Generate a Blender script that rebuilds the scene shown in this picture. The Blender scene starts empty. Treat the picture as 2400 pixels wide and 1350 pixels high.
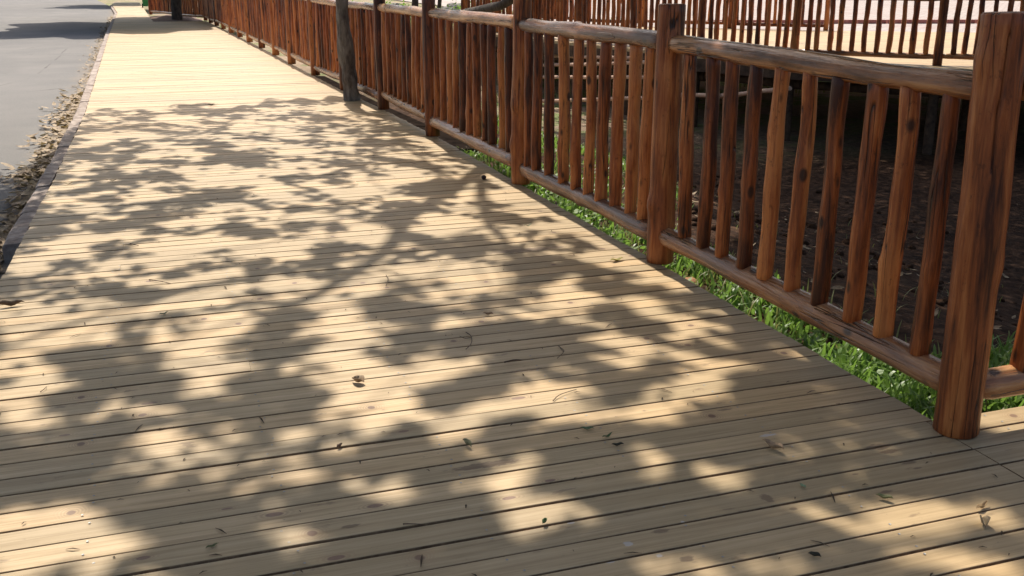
import bpy, math, random
import numpy as np
from mathutils import Vector, Matrix

# ------------------------------------------------------------------ camera / light / exposure
scene = bpy.context.scene
COL = scene.collection
FPX, CX, CY, CAMH = 2350.0, 1200.0, 675.0, 1.40
RM = np.array([[0.94763352, 0.09438438, -0.30509393],
               [-0.31935986, 0.28006588, -0.90530237],
               [0.0, 0.95532962, 0.2955424]])
cam_d = bpy.data.cameras.new('camera')
cam_d.sensor_width = 36.0
cam_d.lens = 36.0 * FPX / 2400.0
cam_d.clip_start = 0.05
cam_d.clip_end = 2000
cam = bpy.data.objects.new('camera', cam_d)
COL.objects.link(cam)
m4 = Matrix([list(RM[0]) + [0], list(RM[1]) + [0], list(RM[2]) + [CAMH], [0, 0, 0, 1]])
cam.matrix_world = m4
scene.camera = cam

SUN_EL, SUN_AZ = math.radians(52), math.radians(3)      # azimuth measured from +Y towards +X
S = np.array([math.cos(SUN_EL) * math.sin(SUN_AZ), math.cos(SUN_EL) * math.cos(SUN_AZ), math.sin(SUN_EL)])
world = bpy.data.worlds.new('World')
scene.world = world
world.use_nodes = True
wn = world.node_tree
bg = wn.nodes['Background']
sky = wn.nodes.new('ShaderNodeTexSky')
sky.sky_type = 'NISHITA'
sky.sun_disc = False
sky.sun_elevation = SUN_EL
sky.sun_rotation = SUN_AZ
sky.air_density = 1.0
sky.dust_density = 4.0
wn.links.new(sky.outputs[0], bg.inputs[0])
bg.inputs[1].default_value = 0.118
sun_d = bpy.data.lights.new('sun', 'SUN')
sun_d.energy = 4.4
sun_d.angle = math.radians(0.6)
sun_d.color = (1.0, 0.93, 0.82)
sun = bpy.data.objects.new('sun', sun_d)
COL.objects.link(sun)
sun.rotation_euler = Vector((-S[0], -S[1], -S[2])).to_track_quat('-Z', 'Y').to_euler()
scene.view_settings.view_transform = 'Standard'
scene.view_settings.look = 'None'
scene.view_settings.gamma = 1.0
scene.view_settings.exposure = 0.40

# ------------------------------------------------------------------ helpers
rnd = random.Random(7)
nr = np.random.default_rng(11)


def ray(px, py):
    return RM @ np.array([(px - CX) / FPX, -(py - CY) / FPX, -1.0])


def gp(px, py, z=0.0):
    r = ray(px, py)
    t = (z - CAMH) / r[2]
    return np.array([0, 0, CAMH]) + t * r


def gx(px, py, X):
    r = ray(px, py)
    return np.array([0, 0, CAMH]) + X / r[0] * r


def interp(t, xs, ys):
    return float(np.interp(t, xs, ys))


def edge_r(y):
    return interp(y, [9, 11.1, 13.35, 16.6, 20.1, 29.7, 36.4], [2.295, 2.235, 2.12, 2.03, 1.96, 1.66, 1.41])


def edge_l(y):
    return interp(y, [8, 11.9, 29.3, 46.5, 62], [-0.86, -0.89, -1.36, -1.76, -2.6])


def mesh_from(name, verts, faces, smooth=False):
    me = bpy.data.meshes.new(name)
    me.from_pydata([tuple(map(float, v)) for v in verts], [], [tuple(map(int, f)) for f in faces])
    if smooth:
        me.polygons.foreach_set('use_smooth', [True] * len(me.polygons))
    me.update()
    return me


def quads_mesh(name, V, nv, smooth=False):
    """V: (n, nv, 3) polygons with no shared vertices."""
    n = V.shape[0]
    me = bpy.data.meshes.new(name)
    me.vertices.add(n * nv)
    me.vertices.foreach_set('co', np.ascontiguousarray(V, dtype=np.float32).ravel())
    me.loops.add(n * nv)
    me.loops.foreach_set('vertex_index', np.arange(n * nv, dtype=np.int32))
    me.polygons.add(n)
    me.polygons.foreach_set('loop_start', np.arange(0, n * nv, nv, dtype=np.int32))
    me.polygons.foreach_set('loop_total', np.full(n, nv, dtype=np.int32))
    me.update(calc_edges=True)
    me.validate()
    return me


def strips_mesh(name, V, smooth=True):
    """V: (n, k, 2, 3) ribbons of k rows."""
    n, k = V.shape[:2]
    me = bpy.data.meshes.new(name)
    nv = n * k * 2
    idx = np.arange(nv).reshape(n, k, 2)
    q = np.stack([idx[:, :-1, 0], idx[:, :-1, 1], idx[:, 1:, 1], idx[:, 1:, 0]], -1).reshape(-1, 4)
    me.vertices.add(nv)
    me.vertices.foreach_set('co', np.ascontiguousarray(V, dtype=np.float32).ravel())
    me.loops.add(q.size)
    me.loops.foreach_set('vertex_index', q.astype(np.int32).ravel())
    me.polygons.add(len(q))
    me.polygons.foreach_set('loop_start', np.arange(0, q.size, 4, dtype=np.int32))
    me.polygons.foreach_set('loop_total', np.full(len(q), 4, dtype=np.int32))
    me.update(calc_edges=True)
    if smooth:
        me.polygons.foreach_set('use_smooth', [True] * len(me.polygons))
    return me


def obj(name, me, mat, parent=None, loc=(0, 0, 0)):
    o = bpy.data.objects.new(name, me)
    COL.objects.link(o)
    if mat and me and not me.materials:
        me.materials.append(mat)
    o.location = loc
    if parent:
        o.parent = parent
    return o


def tag(o, label=None, cat=None, group=None, kind=None):
    if label:
        o['label'] = label
    if cat:
        o['category'] = cat
    if group:
        o['group'] = group
    if kind:
        o['kind'] = kind
    return o


def empty(name, loc):
    o = bpy.data.objects.new(name, None)
    COL.objects.link(o)
    o.location = loc
    o.empty_display_size = 0.2
    return o


# ---- node helpers
class NT:
    def __init__(self, name):
        self.mat = bpy.data.materials.new(name)
        self.mat.use_nodes = True
        self.t = self.mat.node_tree
        self.b = self.t.nodes['Principled BSDF']
        self.out = self.t.nodes['Material Output']

    def n(self, typ, ins=None, **kw):
        nd = self.t.nodes.new(typ)
        for k, v in kw.items():
            setattr(nd, k, v)
        for k, v in (ins or {}).items():
            self.set(nd.inputs[k], v)
        return nd

    def set(self, sock, v):
        if isinstance(v, bpy.types.NodeSocket):
            self.t.links.new(v, sock)
        elif isinstance(v, bpy.types.Node):
            self.t.links.new(v.outputs[0], sock)
        else:
            sock.default_value = v

    def coord(self, kind='Object', scale=(1, 1, 1), rand=0.0):
        tc = self.n('ShaderNodeTexCoord')
        mp = self.n('ShaderNodeMapping', {0: tc.outputs[kind]})
        mp.inputs['Scale'].default_value = scale
        if rand:
            oi = self.n('ShaderNodeObjectInfo')
            mu = self.n('ShaderNodeMath', {0: oi.outputs['Random'], 1: rand}, operation='MULTIPLY')
            cb = self.n('ShaderNodeCombineXYZ', {0: mu, 1: mu, 2: mu})
            self.set(mp.inputs['Location'], cb.outputs[0])
        return mp.outputs[0]

    def noise(self, vec, scale=5, detail=4, rough=0.55, dist=0.0):
        nd = self.n('ShaderNodeTexNoise', {'Vector': vec, 'Scale': scale, 'Detail': detail, 'Roughness': rough, 'Distortion': dist})
        return nd.outputs[0]

    def ramp(self, fac, stops, interp='LINEAR'):
        nd = self.n('ShaderNodeValToRGB', {0: fac})
        cr = nd.color_ramp
        cr.interpolation = interp
        while len(cr.elements) < len(stops):
            cr.elements.new(0.5)
        for e, (p, c) in zip(cr.elements, stops):
            e.position = p
            e.color = (c, c, c, 1) if isinstance(c, (int, float)) else (c[0], c[1], c[2], 1)
        return nd.outputs[0]

    def mix(self, fac, a, b, blend='MIX'):
        nd = self.n('ShaderNodeMix', data_type='RGBA', blend_type=blend)
        self.set(nd.inputs['Factor'], fac)
        for s, v in ((6, a), (7, b)):
            self.set(nd.inputs[s], (v[0], v[1], v[2], 1) if isinstance(v, tuple) else v)
        return nd.outputs[2]

    def math(self, op, a, b=0.0, c=0.0):
        return self.n('ShaderNodeMath', {0: a, 1: b, 2: c}, operation=op).outputs[0]

    def rand(self):
        return self.n('ShaderNodeObjectInfo').outputs['Random']

    def bump(self, h, strength=0.3, dist=0.01):
        nd = self.n('ShaderNodeBump', {'Strength': strength, 'Distance': dist, 'Height': h})
        self.set(self.b.inputs['Normal'], nd.outputs[0])

    def done(self, color, rough=0.6, spec=0.5):
        self.set(self.b.inputs['Base Color'], color)
        self.set(self.b.inputs['Roughness'], rough)
        self.set(self.b.inputs['Specular IOR Level'], spec)
        return self.mat


PITCH = 0.1062
Y0 = 2.438          # far edge of the first full-width board


def plank_material(name, marks=True):
    m = NT(name)
    sx = m.n('ShaderNodeSeparateXYZ', {0: m.coord('Object')})
    X, Y = sx.outputs[0], sx.outputs[1]
    rowf = m.math('DIVIDE', m.math('SUBTRACT', Y, Y0 - 2.4), PITCH)
    row = m.math('FLOOR', rowf)
    wn_ = m.n('ShaderNodeTexWhiteNoise', {'W': row}, noise_dimensions='1D')
    rw = wn_.outputs[0]
    # grain, stretched along the board
    xs = m.math('ADD', X, m.math('MULTIPLY', rw, 37.0))
    gv = m.n('ShaderNodeCombineXYZ', {0: m.math('MULTIPLY', xs, 2.2), 1: m.math('MULTIPLY', Y, 60.0), 2: m.math('MULTIPLY', rw, 19.0)}).outputs[0]
    g1 = m.noise(gv, 1.0, 5, 0.6, 0.8)
    gv2 = m.n('ShaderNodeCombineXYZ', {0: m.math('MULTIPLY', xs, 0.9), 1: m.math('MULTIPLY', Y, 16.0), 2: m.math('MULTIPLY', rw, 7.0)}).outputs[0]
    g2 = m.noise(gv2, 1.0, 3, 0.5, 1.2)
    base = m.ramp(g1, [(0.30, (0.38, 0.255, 0.125)), (0.5, (0.55, 0.39, 0.205)), (0.72, (0.67, 0.485, 0.275))])
    base = m.mix(m.ramp(g2, [(0.35, 0.0), (0.7, 0.45)]), base, (0.45, 0.31, 0.15))
    tone = m.ramp(rw, [(0.0, (0.76, 0.77, 0.76)), (0.5, (0.98, 0.98, 0.98)), (1.0, (1.10, 1.04, 0.96))])
    base = m.mix(1.0, base, tone, 'MULTIPLY')
    # knots: sparse, one lottery ticket per cell of 0.45 m of board
    kx = m.math('DIVIDE', xs, 0.45)
    kv = m.n('ShaderNodeCombineXYZ', {0: kx, 1: m.math('ADD', rowf, 0.0)}).outputs[0]
    cell = m.math('FLOOR', kx)
    kw = m.n('ShaderNodeTexWhiteNoise', {'Vector': m.n('ShaderNodeCombineXYZ', {0: cell, 1: row}).outputs[0]}, noise_dimensions='2D')
    ks = m.n('ShaderNodeSeparateColor', {0: kw.outputs[1]})
    fx = m.math('SUBTRACT', m.math('SUBTRACT', kx, cell), m.math('ADD', 0.2, m.math('MULTIPLY', ks.outputs[0], 0.6)))
    fy = m.math('SUBTRACT', m.math('SUBTRACT', rowf, row), m.math('ADD', 0.25, m.math('MULTIPLY', ks.outputs[1], 0.5)))
    wob = m.math('MULTIPLY', m.math('SUBTRACT', m.noise(m.coord('Object'), 30, 2), 0.5), 0.12)
    dd = m.math('ADD', m.math('SQRT', m.math('ADD', m.math('POWER', m.math('MULTIPLY', fx, 4.4), 2.0), m.math('POWER', fy, 2.0))), wob)
    on = m.math('GREATER_THAN', ks.outputs[2], 0.85)
    core = m.math('MULTIPLY', m.ramp(dd, [(0.09, 1.0), (0.16, 0.0)]), on)
    ringw = m.math('MULTIPLY', m.math('ADD', m.math('MULTIPLY', m.math('SINE', m.math('MULTIPLY', dd, 75.0)), 0.5), 0.5), m.ramp(dd, [(0.10, 0.8), (0.55, 0.0)]))
    ring = m.math('MULTIPLY', ringw, on)
    base = m.mix(ring, base, (0.36, 0.22, 0.11))
    base = m.mix(m.math('MULTIPLY', core, 0.9), base, (0.17, 0.085, 0.05))
    # brown spills and dirt specks
    st = m.noise(m.coord('Object', (3.0, 7.0, 1)), 1.9, 5, 0.62)
    base = m.mix(m.ramp(st, [(0.645, 0.0), (0.69, 0.6)]), base, (0.19, 0.115, 0.06))
    sp = m.noise(m.coord('Object', (14.0, 40.0, 1)), 2.4, 3, 0.6)
    base = m.mix(m.ramp(sp, [(0.70, 0.0), (0.74, 0.65)]), base, (0.14, 0.09, 0.055))
    if marks:
        edge = m.math('MULTIPLY', m.math('SUBTRACT', m.noise(m.coord('Object', (9, 26, 1)), 4.0, 4, 0.6), 0.5), 1.6)

        def spot(px, py, rx, ry):
            c = gp(px, py)
            return m.math('SQRT', m.math('ADD', m.math('POWER', m.math('DIVIDE', m.math('SUBTRACT', X, float(c[0]) - 0.7), rx), 2.0),
                                         m.math('POWER', m.math('DIVIDE', m.math('SUBTRACT', Y, float(c[1]) - 2.4), ry), 2.0)))

        for lst, colr, amt in ((((2060, 1047, 0.05, 0.022), (2085, 1058, 0.035, 0.014), (2132, 1084, 0.03, 0.010), (1797, 1166, 0.018, 0.028), (2150, 1097, 0.018, 0.006), (2005, 1111, 0.014, 0.005), (1860, 1192, 0.014, 0.009), (2075, 1152, 0.025, 0.008), (1140, 1090, 0.13, 0.02), (1230, 868, 0.09, 0.016), (1700, 960, 0.03, 0.008), (1610, 1310, 0.02, 0.018), (1545, 1245, 0.03, 0.012), (1240, 585, 0.25, 0.04), (820, 1235, 0.03, 0.01)), (0.13, 0.075, 0.042), 0.72),
                               (((1337, 1223, 0.012, 0.008), (1430, 1317, 0.014, 0.006), (1546, 1303, 0.01, 0.008), (1472, 1275, 0.014, 0.012), (1800, 1020, 0.03, 0.010), (1600, 1222, 0.006, 0.006)), (0.62, 0.60, 0.58), 0.6)):
            acc = None
            for t in lst:
                mk = m.ramp(m.math('ADD', spot(*t), edge), [(0.7, 1.0), (1.05, 0.0)])
                acc = mk if acc is None else m.math('MAXIMUM', acc, mk)
            base = m.mix(m.math('MULTIPLY', acc, amt), base, colr)
        for t in ((880, 1186, 0.026, 0.012), (643, 1206, 0.028, 0.013), (1193, 1168, 0.024, 0.010), (336, 1309, 0.02, 0.009), (788, 1306, 0.026, 0.012), (946, 1012, 0.02, 0.009), (1290, 1127, 0.02, 0.008), (1215, 933, 0.03, 0.012), (350, 945, 0.03, 0.012), (152, 1021, 0.02, 0.007), (532, 1192, 0.018, 0.006)):
            d = m.math('ADD', spot(*t), m.math('MULTIPLY', edge, 0.25))
            rg = m.math('MULTIPLY', m.math('ADD', m.math('MULTIPLY', m.math('SINE', m.math('MULTIPLY', d, 11.0)), 0.5), 0.5), m.ramp(m.math('MULTIPLY', d, 0.3), [(0.25, 0.7), (0.75, 0.0)]))
            base = m.mix(rg, base, (0.33, 0.20, 0.10))
            base = m.mix(m.ramp(d, [(0.75, 0.85), (1.0, 0.0)]), base, (0.20, 0.105, 0.07))
    dt = m.noise(m.coord('Object'), 0.9, 4, 0.6)
    base = m.mix(m.ramp(dt, [(0.42, 0.0), (0.75, 0.35)]), base, (0.36, 0.27, 0.165))
    m.bump(g1, 0.25, 0.003)
    return m.done(base, m.ramp(g1, [(0.3, 0.62), (0.7, 0.48)]), 0.4)


def log_material(name, dark, mid, light, weather=0.0, rough=(0.28, 0.46)):
    m = NT(name)
    v = m.coord('Object', (1, 1, 0.09), 40.0)
    g = m.noise(v, 16, 6, 0.62, 0.6)
    v2 = m.coord('Object', (1, 1, 0.28), 23.0)
    blot = m.noise(v2, 7, 4, 0.55)
    r = m.rand()
    fib = m.noise(m.coord('Object', (1, 1, 0.07), 61.0), 75, 4, 0.65, 0.4)
    f = m.math('ADD', m.math('MULTIPLY', g, 0.5), m.math('MULTIPLY', blot, 0.36))
    f = m.math('ADD', f, m.math('MULTIPLY', m.math('SUBTRACT', fib, 0.2), 0.30))
    f = m.math('ADD', f, m.math('MULTIPLY', m.math('SUBTRACT', r, 0.5), 0.19))
    c = m.ramp(f, [(0.40, dark), (0.52, mid), (0.64, light)])
    scuff = m.noise(m.coord('Object', (1, 1, 0.6), 13.0), 34, 5, 0.7)
    c = m.mix(m.ramp(scuff, [(0.60, 0.0), (0.68, 0.55)]), c, dark)
    crk = m.noise(m.coord('Object', (1, 1, 0.03), 11.0), 26, 2, 0.5, 0.3)
    ck = m.ramp(crk, [(0.485, 0.0), (0.5, 1.0), (0.515, 0.0)])
    ck = m.math('MULTIPLY', ck, m.ramp(m.noise(m.coord('Object', (1, 1, 0.4), 5.0), 4, 2), [(0.46, 0.0), (0.56, 0.95)]))
    c = m.mix(ck, c, (0.02, 0.011, 0.007))
    kn = m.n('ShaderNodeTexVoronoi', {'Vector': m.coord('Object', (1, 1, 0.55), 17.0), 'Scale': 9.0})
    c = m.mix(m.ramp(kn.outputs[0], [(0.10, 0.9), (0.17, 0.0)]), c, (0.03, 0.013, 0.008))
    if weather:
        w = m.noise(m.coord('Object', (1, 1, 0.2), 31.0), 9, 5, 0.65)
        c = m.mix(m.ramp(w, [(0.46, 0.0), (0.66, weather)]), c, (0.40, 0.34, 0.28))
    h = m.math('SUBTRACT', m.math('ADD', m.math('ADD', g, m.math('MULTIPLY', fib, 0.4)), m.math('MULTIPLY', blot, 0.5)), m.math('MULTIPLY', ck, 1.4))
    m.bump(h, 0.8, 0.008)
    return m.done(c, m.ramp(g, [(0.35, rough[1]), (0.65, rough[0])]), 0.36 if not weather else 0.55)


MAT = {}
MAT['plank'] = plank_material('treated_pine')
MAT['plank_far'] = plank_material('treated_pine_side', False)
MAT['log'] = log_material('stained_log', (0.06, 0.015, 0.005), (0.34, 0.088, 0.021), (0.62, 0.22, 0.062))
MAT['post'] = log_material('stained_post', (0.055, 0.014, 0.005), (0.30, 0.08, 0.020), (0.54, 0.195, 0.057))
MAT['rail'] = log_material('weathered_rail', (0.10, 0.034, 0.013), (0.36, 0.145, 0.052), (0.62, 0.32, 0.135), 0.2, (0.18, 0.34))
MAT['farlog'] = log_material('orange_stained_log', (0.08, 0.021, 0.007), (0.36, 0.10, 0.026), (0.58, 0.21, 0.06))


def simple(name, c1, c2, scale=6, rough=0.8, bump=0.3, bd=0.01, coords=(1, 1, 1), detail=6):
    m = NT(name)
    n1 = m.noise(m.coord('Object', coords), scale, detail, 0.6)
    m.bump(n1, bump, bd)
    return m.done(m.ramp(n1, [(0.32, c1), (0.68, c2)]), rough, 0.3)


MAT['shaded_board_edge'] = simple('rough_edge_gap_shade', (0.16, 0.095, 0.05), (0.34, 0.22, 0.12), 40, 0.9, 0.5, 0.004)  # rough board sides, with the shade of the gaps put into their dark colour
MAT['beam'] = simple('old_beam', (0.035, 0.02, 0.013), (0.12, 0.072, 0.045), 8, 0.75, coords=(1, 1, 1))
MAT['pole'] = simple('peeled_pole', (0.42, 0.24, 0.16), (0.62, 0.42, 0.31), 10, 0.6)
MAT['screw'] = NT('zinc_screw').done((0.36, 0.35, 0.33, 1), 0.6)
bpy.data.materials['zinc_screw'].node_tree.nodes['Principled BSDF'].inputs['Metallic'].default_value = 0.8

# bark
m = NT('grey_bark')
bv = m.coord('Object', (1, 1, 0.3))
b1 = m.noise(bv, 22, 6, 0.65)
b2 = m.noise(m.coord('Object', (1, 1, 0.5)), 6, 3, 0.6)
bc = m.mix(m.ramp(b2, [(0.4, 0.0), (0.6, 1.0)]), m.ramp(b1, [(0.3, (0.055, 0.045, 0.038)), (0.7, (0.20, 0.17, 0.145))]), m.ramp(b1, [(0.3, (0.14, 0.12, 0.10)), (0.7, (0.36, 0.33, 0.29))]))
m.bump(b1, 0.9, 0.02)
MAT['bark'] = m.done(bc, 0.85, 0.2)
MAT['darkbark'] = simple('dark_bark', (0.035, 0.027, 0.023), (0.13, 0.10, 0.08), 14, 0.9, 0.9, 0.02, (1, 1, 0.4))


def leaf_material(name, a, b, trans=0.35, scale=3.0, rough=0.5):
    m = NT(name)
    n1 = m.noise(m.coord('Object'), scale, 4, 0.7)
    c = m.ramp(n1, [(0.3, a), (0.7, b)])
    m.done(c, rough, 0.4)
    tr = m.n('ShaderNodeBsdfTranslucent')
    m.set(tr.inputs[0], m.mix(0.5, c, (b[0] * 1.3, b[1] * 1.5, b[2]), 'MIX'))
    ms = m.n('ShaderNodeMixShader', {0: trans, 1: m.b.outputs[0], 2: tr.outputs[0]})
    m.t.links.new(ms.outputs[0], m.out.inputs[0])
    return m.mat


MAT['leaf'] = leaf_material('tree_leaf', (0.035, 0.075, 0.018), (0.075, 0.13, 0.035), 0.12)
MAT['grass'] = leaf_material('grass_blade', (0.07, 0.15, 0.022), (0.24, 0.36, 0.08), 0.4, 12.0, 0.4)
MAT['grass_dry'] = leaf_material('dry_grass_blade', (0.12, 0.15, 0.04), (0.32, 0.30, 0.12), 0.3, 9.0)
MAT['litter'] = leaf_material('dead_leaf', (0.07, 0.035, 0.018), (0.60, 0.44, 0.26), 0.1, 22.0, 0.7)

# ground: bank soil near, sandy soil with thin green patches further off
m = NT('bank_soil')
oc = m.coord('Object')
s1 = m.noise(oc, 9, 8, 0.68)
s2 = m.noise(oc, 0.7, 4, 0.6)
sxyz = m.n('ShaderNodeSeparateXYZ', {0: oc})
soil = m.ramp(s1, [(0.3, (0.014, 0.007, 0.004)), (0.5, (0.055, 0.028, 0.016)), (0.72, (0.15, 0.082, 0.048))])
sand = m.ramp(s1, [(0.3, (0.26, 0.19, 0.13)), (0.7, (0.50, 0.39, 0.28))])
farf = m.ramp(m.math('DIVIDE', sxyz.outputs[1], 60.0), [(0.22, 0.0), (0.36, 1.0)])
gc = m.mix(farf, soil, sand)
gr_ = m.mix(m.noise(oc, 14, 3), (0.06, 0.13, 0.025), (0.16, 0.27, 0.06))
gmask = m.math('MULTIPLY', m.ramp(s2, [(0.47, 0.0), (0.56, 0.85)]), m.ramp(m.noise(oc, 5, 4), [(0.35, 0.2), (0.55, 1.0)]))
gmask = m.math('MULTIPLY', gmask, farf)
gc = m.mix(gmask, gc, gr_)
m.bump(s1, 1.0, 0.05)
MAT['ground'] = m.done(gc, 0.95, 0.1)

# asphalt
m = NT('asphalt')
oc = m.coord('Object')
a1 = m.noise(oc, 90, 3, 0.7)
a2 = m.noise(oc, 0.6, 4, 0.6)
ac = m.ramp(a1, [(0.3, (0.12, 0.115, 0.11)), (0.7, (0.25, 0.24, 0.23))])
ac = m.mix(m.ramp(a2, [(0.4, 0.0), (0.7, 0.5)]), ac, (0.27, 0.25, 0.23))
# pale grit close to the kerb
gx_ = m.n('ShaderNodeSeparateXYZ', {0: oc})
kerbx = m.math('ADD', gx_.outputs[0], m.math('MULTIPLY', m.math('MAXIMUM', m.math('SUBTRACT', gx_.outputs[1], 10.0), 0.0), 0.0262))
dustf = m.ramp(m.math('ADD', m.math('MULTIPLY', m.math('ADD', kerbx, 1.62), 1.0), m.math('MULTIPLY', m.math('SUBTRACT', m.noise(oc, 3, 5, 0.7), 0.5), 0.9)), [(0.35, 0.0), (0.75, 0.8)])
ac = m.mix(dustf, ac, m.ramp(a1, [(0.3, (0.20, 0.155, 0.115)), (0.7, (0.36, 0.295, 0.225))]))
m.bump(a1, 0.5, 0.006)
crv = m.n('ShaderNodeTexVoronoi', {'Vector': m.coord('Object', (1, 0.45, 1)), 'Scale': 0.55}, feature='DISTANCE_TO_EDGE')
ckm = m.math('MULTIPLY', m.ramp(m.math('ADD', crv.outputs[0], m.math('MULTIPLY', m.math('SUBTRACT', m.noise(oc, 6, 4), 0.5), 0.02)), [(0.0, 0.7), (0.008, 0.0)]), m.ramp(a2, [(0.5, 0.0), (0.6, 1.0)]))
ac = m.mix(ckm, ac, (0.05, 0.047, 0.045))
ptc = m.noise(m.coord('Object', (0.35, 0.12, 1)), 1.0, 3, 0.5)
ac = m.mix(m.ramp(ptc, [(0.5, 0.0), (0.56, 0.35)]), ac, (0.15, 0.145, 0.14))
MAT['asphalt'] = m.done(ac, 0.9, 0.2)
MAT['kerb'] = simple('worn_kerb', (0.20, 0.15, 0.125), (0.50, 0.42, 0.36), 13, 0.9, 0.8, 0.01)
# pale block paving
m = NT('pale_paving')
br = m.n('ShaderNodeTexBrick', {'Vector': m.coord('Object'), 'Scale': 1.2, 'Color1': (0.40, 0.35, 0.315, 1), 'Color2': (0.52, 0.465, 0.42, 1), 'Mortar': (0.24, 0.19, 0.17, 1), 'Mortar Size': 0.02})
MAT['paving'] = m.done(m.mix(m.ramp(m.noise(m.coord('Object'), 0.5, 4), [(0.4, 0.0), (0.7, 0.5)]), br.outputs[0], (0.36, 0.24, 0.21)), 0.8, 0.2)
MAT['redkerb'] = simple('red_kerb', (0.25, 0.06, 0.045), (0.48, 0.20, 0.16), 5, 0.8)
MAT['bin'] = NT('green_plastic').done((0.02, 0.22, 0.06, 1), 0.4)
MAT['rubber'] = NT('black_rubber').done((0.02, 0.02, 0.02, 1), 0.7)
MAT['rock'] = simple('grey_rock', (0.10, 0.095, 0.09), (0.34, 0.31, 0.28), 6, 0.9, 0.9, 0.05)


# ---- logs
def log_mesh(name, L, r0, r1, seed, rings=18, seg=14, wig=0.012, lump=0.06, taper=0.0, knots=2, flat=0.0, chamfer=0.006, crack=None):
    q = random.Random(seed)
    ph = [q.uniform(0, 6.28) for _ in range(12)]
    zs = [0.0, chamfer]
    zs += [chamfer + (L - 2 * chamfer) * i / rings for i in range(1, rings)]
    zs += [L - chamfer, L]
    kn = [(q.uniform(0.08, 0.92) * L, q.uniform(0, 6.28), q.uniform(0.10, 0.24), q.uniform(0.025, 0.05)) for _ in range(knots)]
    V = []
    n = len(zs)
    for i, z in enumerate(zs):
        t = z / L
        cx = wig * (math.sin(3.1 * t + ph[0]) + 0.5 * math.sin(7.3 * t + ph[1]) + 0.25 * math.sin(17 * t + ph[8]))
        cy = wig * (math.sin(2.7 * t + ph[2]) + 0.5 * math.sin(6.1 * t + ph[3]) + 0.25 * math.sin(15 * t + ph[9]))
        r = r0 + (r1 - r0) * t
        r *= 1 + lump * 0.6 * math.sin(9 * t + ph[4]) + lump * 0.4 * math.sin(21 * t + ph[5])
        if taper:
            d = min(z, L - z)
            if d < taper:
                r *= 0.62 + 0.38 * math.sqrt(max(0.0, 1 - (1 - d / taper) ** 2))
        if i == 0 or i == n - 1:
            r -= chamfer * 0.8
        for k in range(seg):
            a = 2 * math.pi * k / seg
            rr = r * (1 + lump * 0.5 * math.sin(2 * a + ph[6] + 2 * t) + lump * 0.35 * math.sin(3 * a + ph[7] - 3 * t) + lump * 0.2 * math.sin(5 * a + ph[10] + 9 * t))
            for kz, ka, kh, kw in kn:
                da = (a - ka + math.pi) % (2 * math.pi) - math.pi
                rr += r * kh * math.exp(-((z - kz) / kw) ** 2 - (da / 0.6) ** 2)
            if crack and crack[1] < z:
                if k == int(crack[0] / (2 * math.pi) * seg + 1.2 * math.sin(z * 5)) % seg:
                    rr -= 0.016 * min(1, (z - crack[1]) / 0.15)
            V.append((cx + rr * math.cos(a), cy + rr * math.sin(a), z))
    F = []
    for i in range(n - 1):
        for k in range(seg):
            k2 = (k + 1) % seg
            F.append((i * seg + k, i * seg + k2, (i + 1) * seg + k2, (i + 1) * seg + k))
    F.append(tuple(range(seg - 1, -1, -1)))
    F.append(tuple((n - 1) * seg + k for k in range(seg)))
    me = mesh_from(name, V, F)
    sm = [True] * len(me.polygons)
    sm[-1] = sm[-2] = False
    me.polygons.foreach_set('use_smooth', sm)
    return me


def along(o, a, b, spin=0.0):
    """Lay a log (local Z) from a to b."""
    d = Vector(b) - Vector(a)
    qt = d.to_track_quat('Z', 'Y')
    o.rotation_mode = 'QUATERNION'
    o.rotation_quaternion = qt @ Vector((0, 0, 1)).rotation_difference(Vector((0, 0, 1))) if not spin else qt @ __import__('mathutils').Quaternion((0, 0, 1), spin)
    o.location = a


def tube_mesh(name, pts, radii, seg=12, seed=0, lump=0.12):
    """Smooth tube through points (world or local)."""
    q = random.Random(seed)
    ph = [q.uniform(0, 6.28) for _ in range(6)]
    P = [Vector(p) for p in pts]
    V, F = [], []
    n = len(P)
    up = Vector((0.31, 0.2, 0.93))
    for i, p in enumerate(P):
        d = (P[min(i + 1, n - 1)] - P[max(i - 1, 0)]).normalized()
        x = d.cross(up if abs(d.dot(up)) < 0.95 else Vector((1, 0, 0))).normalized()
        if i and x.dot(px_) < 0:
            x = -x
        px_ = x
        y = d.cross(x)
        for k in range(seg):
            a = 2 * math.pi * k / seg
            r = radii[i] * (1 + lump * 0.6 * math.sin(2 * a + ph[0] + i * 0.6) + lump * 0.5 * math.sin(3 * a + ph[1] - i * 0.9) + lump * 0.5 * math.sin(i * 1.7 + ph[2]))
            V.append(p + x * (r * math.cos(a)) + y * (r * math.sin(a)))
    for i in range(n - 1):
        for k in range(seg):
            k2 = (k + 1) % seg
            F.append((i * seg + k, i * seg + k2, (i + 1) * seg + k2, (i + 1) * seg + k))
    F.append(tuple(range(seg - 1, -1, -1)))
    F.append(tuple((n - 1) * seg + k for k in range(seg)))
    return mesh_from(name, V, F, True)


def join_meshes(name, meshes):
    V, F, off = [], [], 0
    for me in meshes:
        V += [tuple(v.co) for v in me.vertices]
        F += [tuple(i + off for i in p.vertices) for p in me.polygons]
        off = len(V)
        bpy.data.meshes.remove(me)
    return mesh_from(name, V, F, True)


def spline(pts, n):
    """Catmull-Rom through pts, n samples."""
    P = np.array(pts, float)
    P = np.vstack([2 * P[0] - P[1], P, 2 * P[-1] - P[-2]])
    out = []
    k = len(P) - 3
    for s in np.linspace(0, k - 1e-6, n):
        i = int(s)
        t = s - i
        p0, p1, p2, p3 = P[i:i + 4]
        out.append(0.5 * (2 * p1 + (p2 - p0) * t + (2 * p0 - 5 * p1 + 4 * p2 - p3) * t * t + (3 * p1 - p0 - 3 * p2 + p3) * t ** 3))
    return np.array(out)


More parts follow.
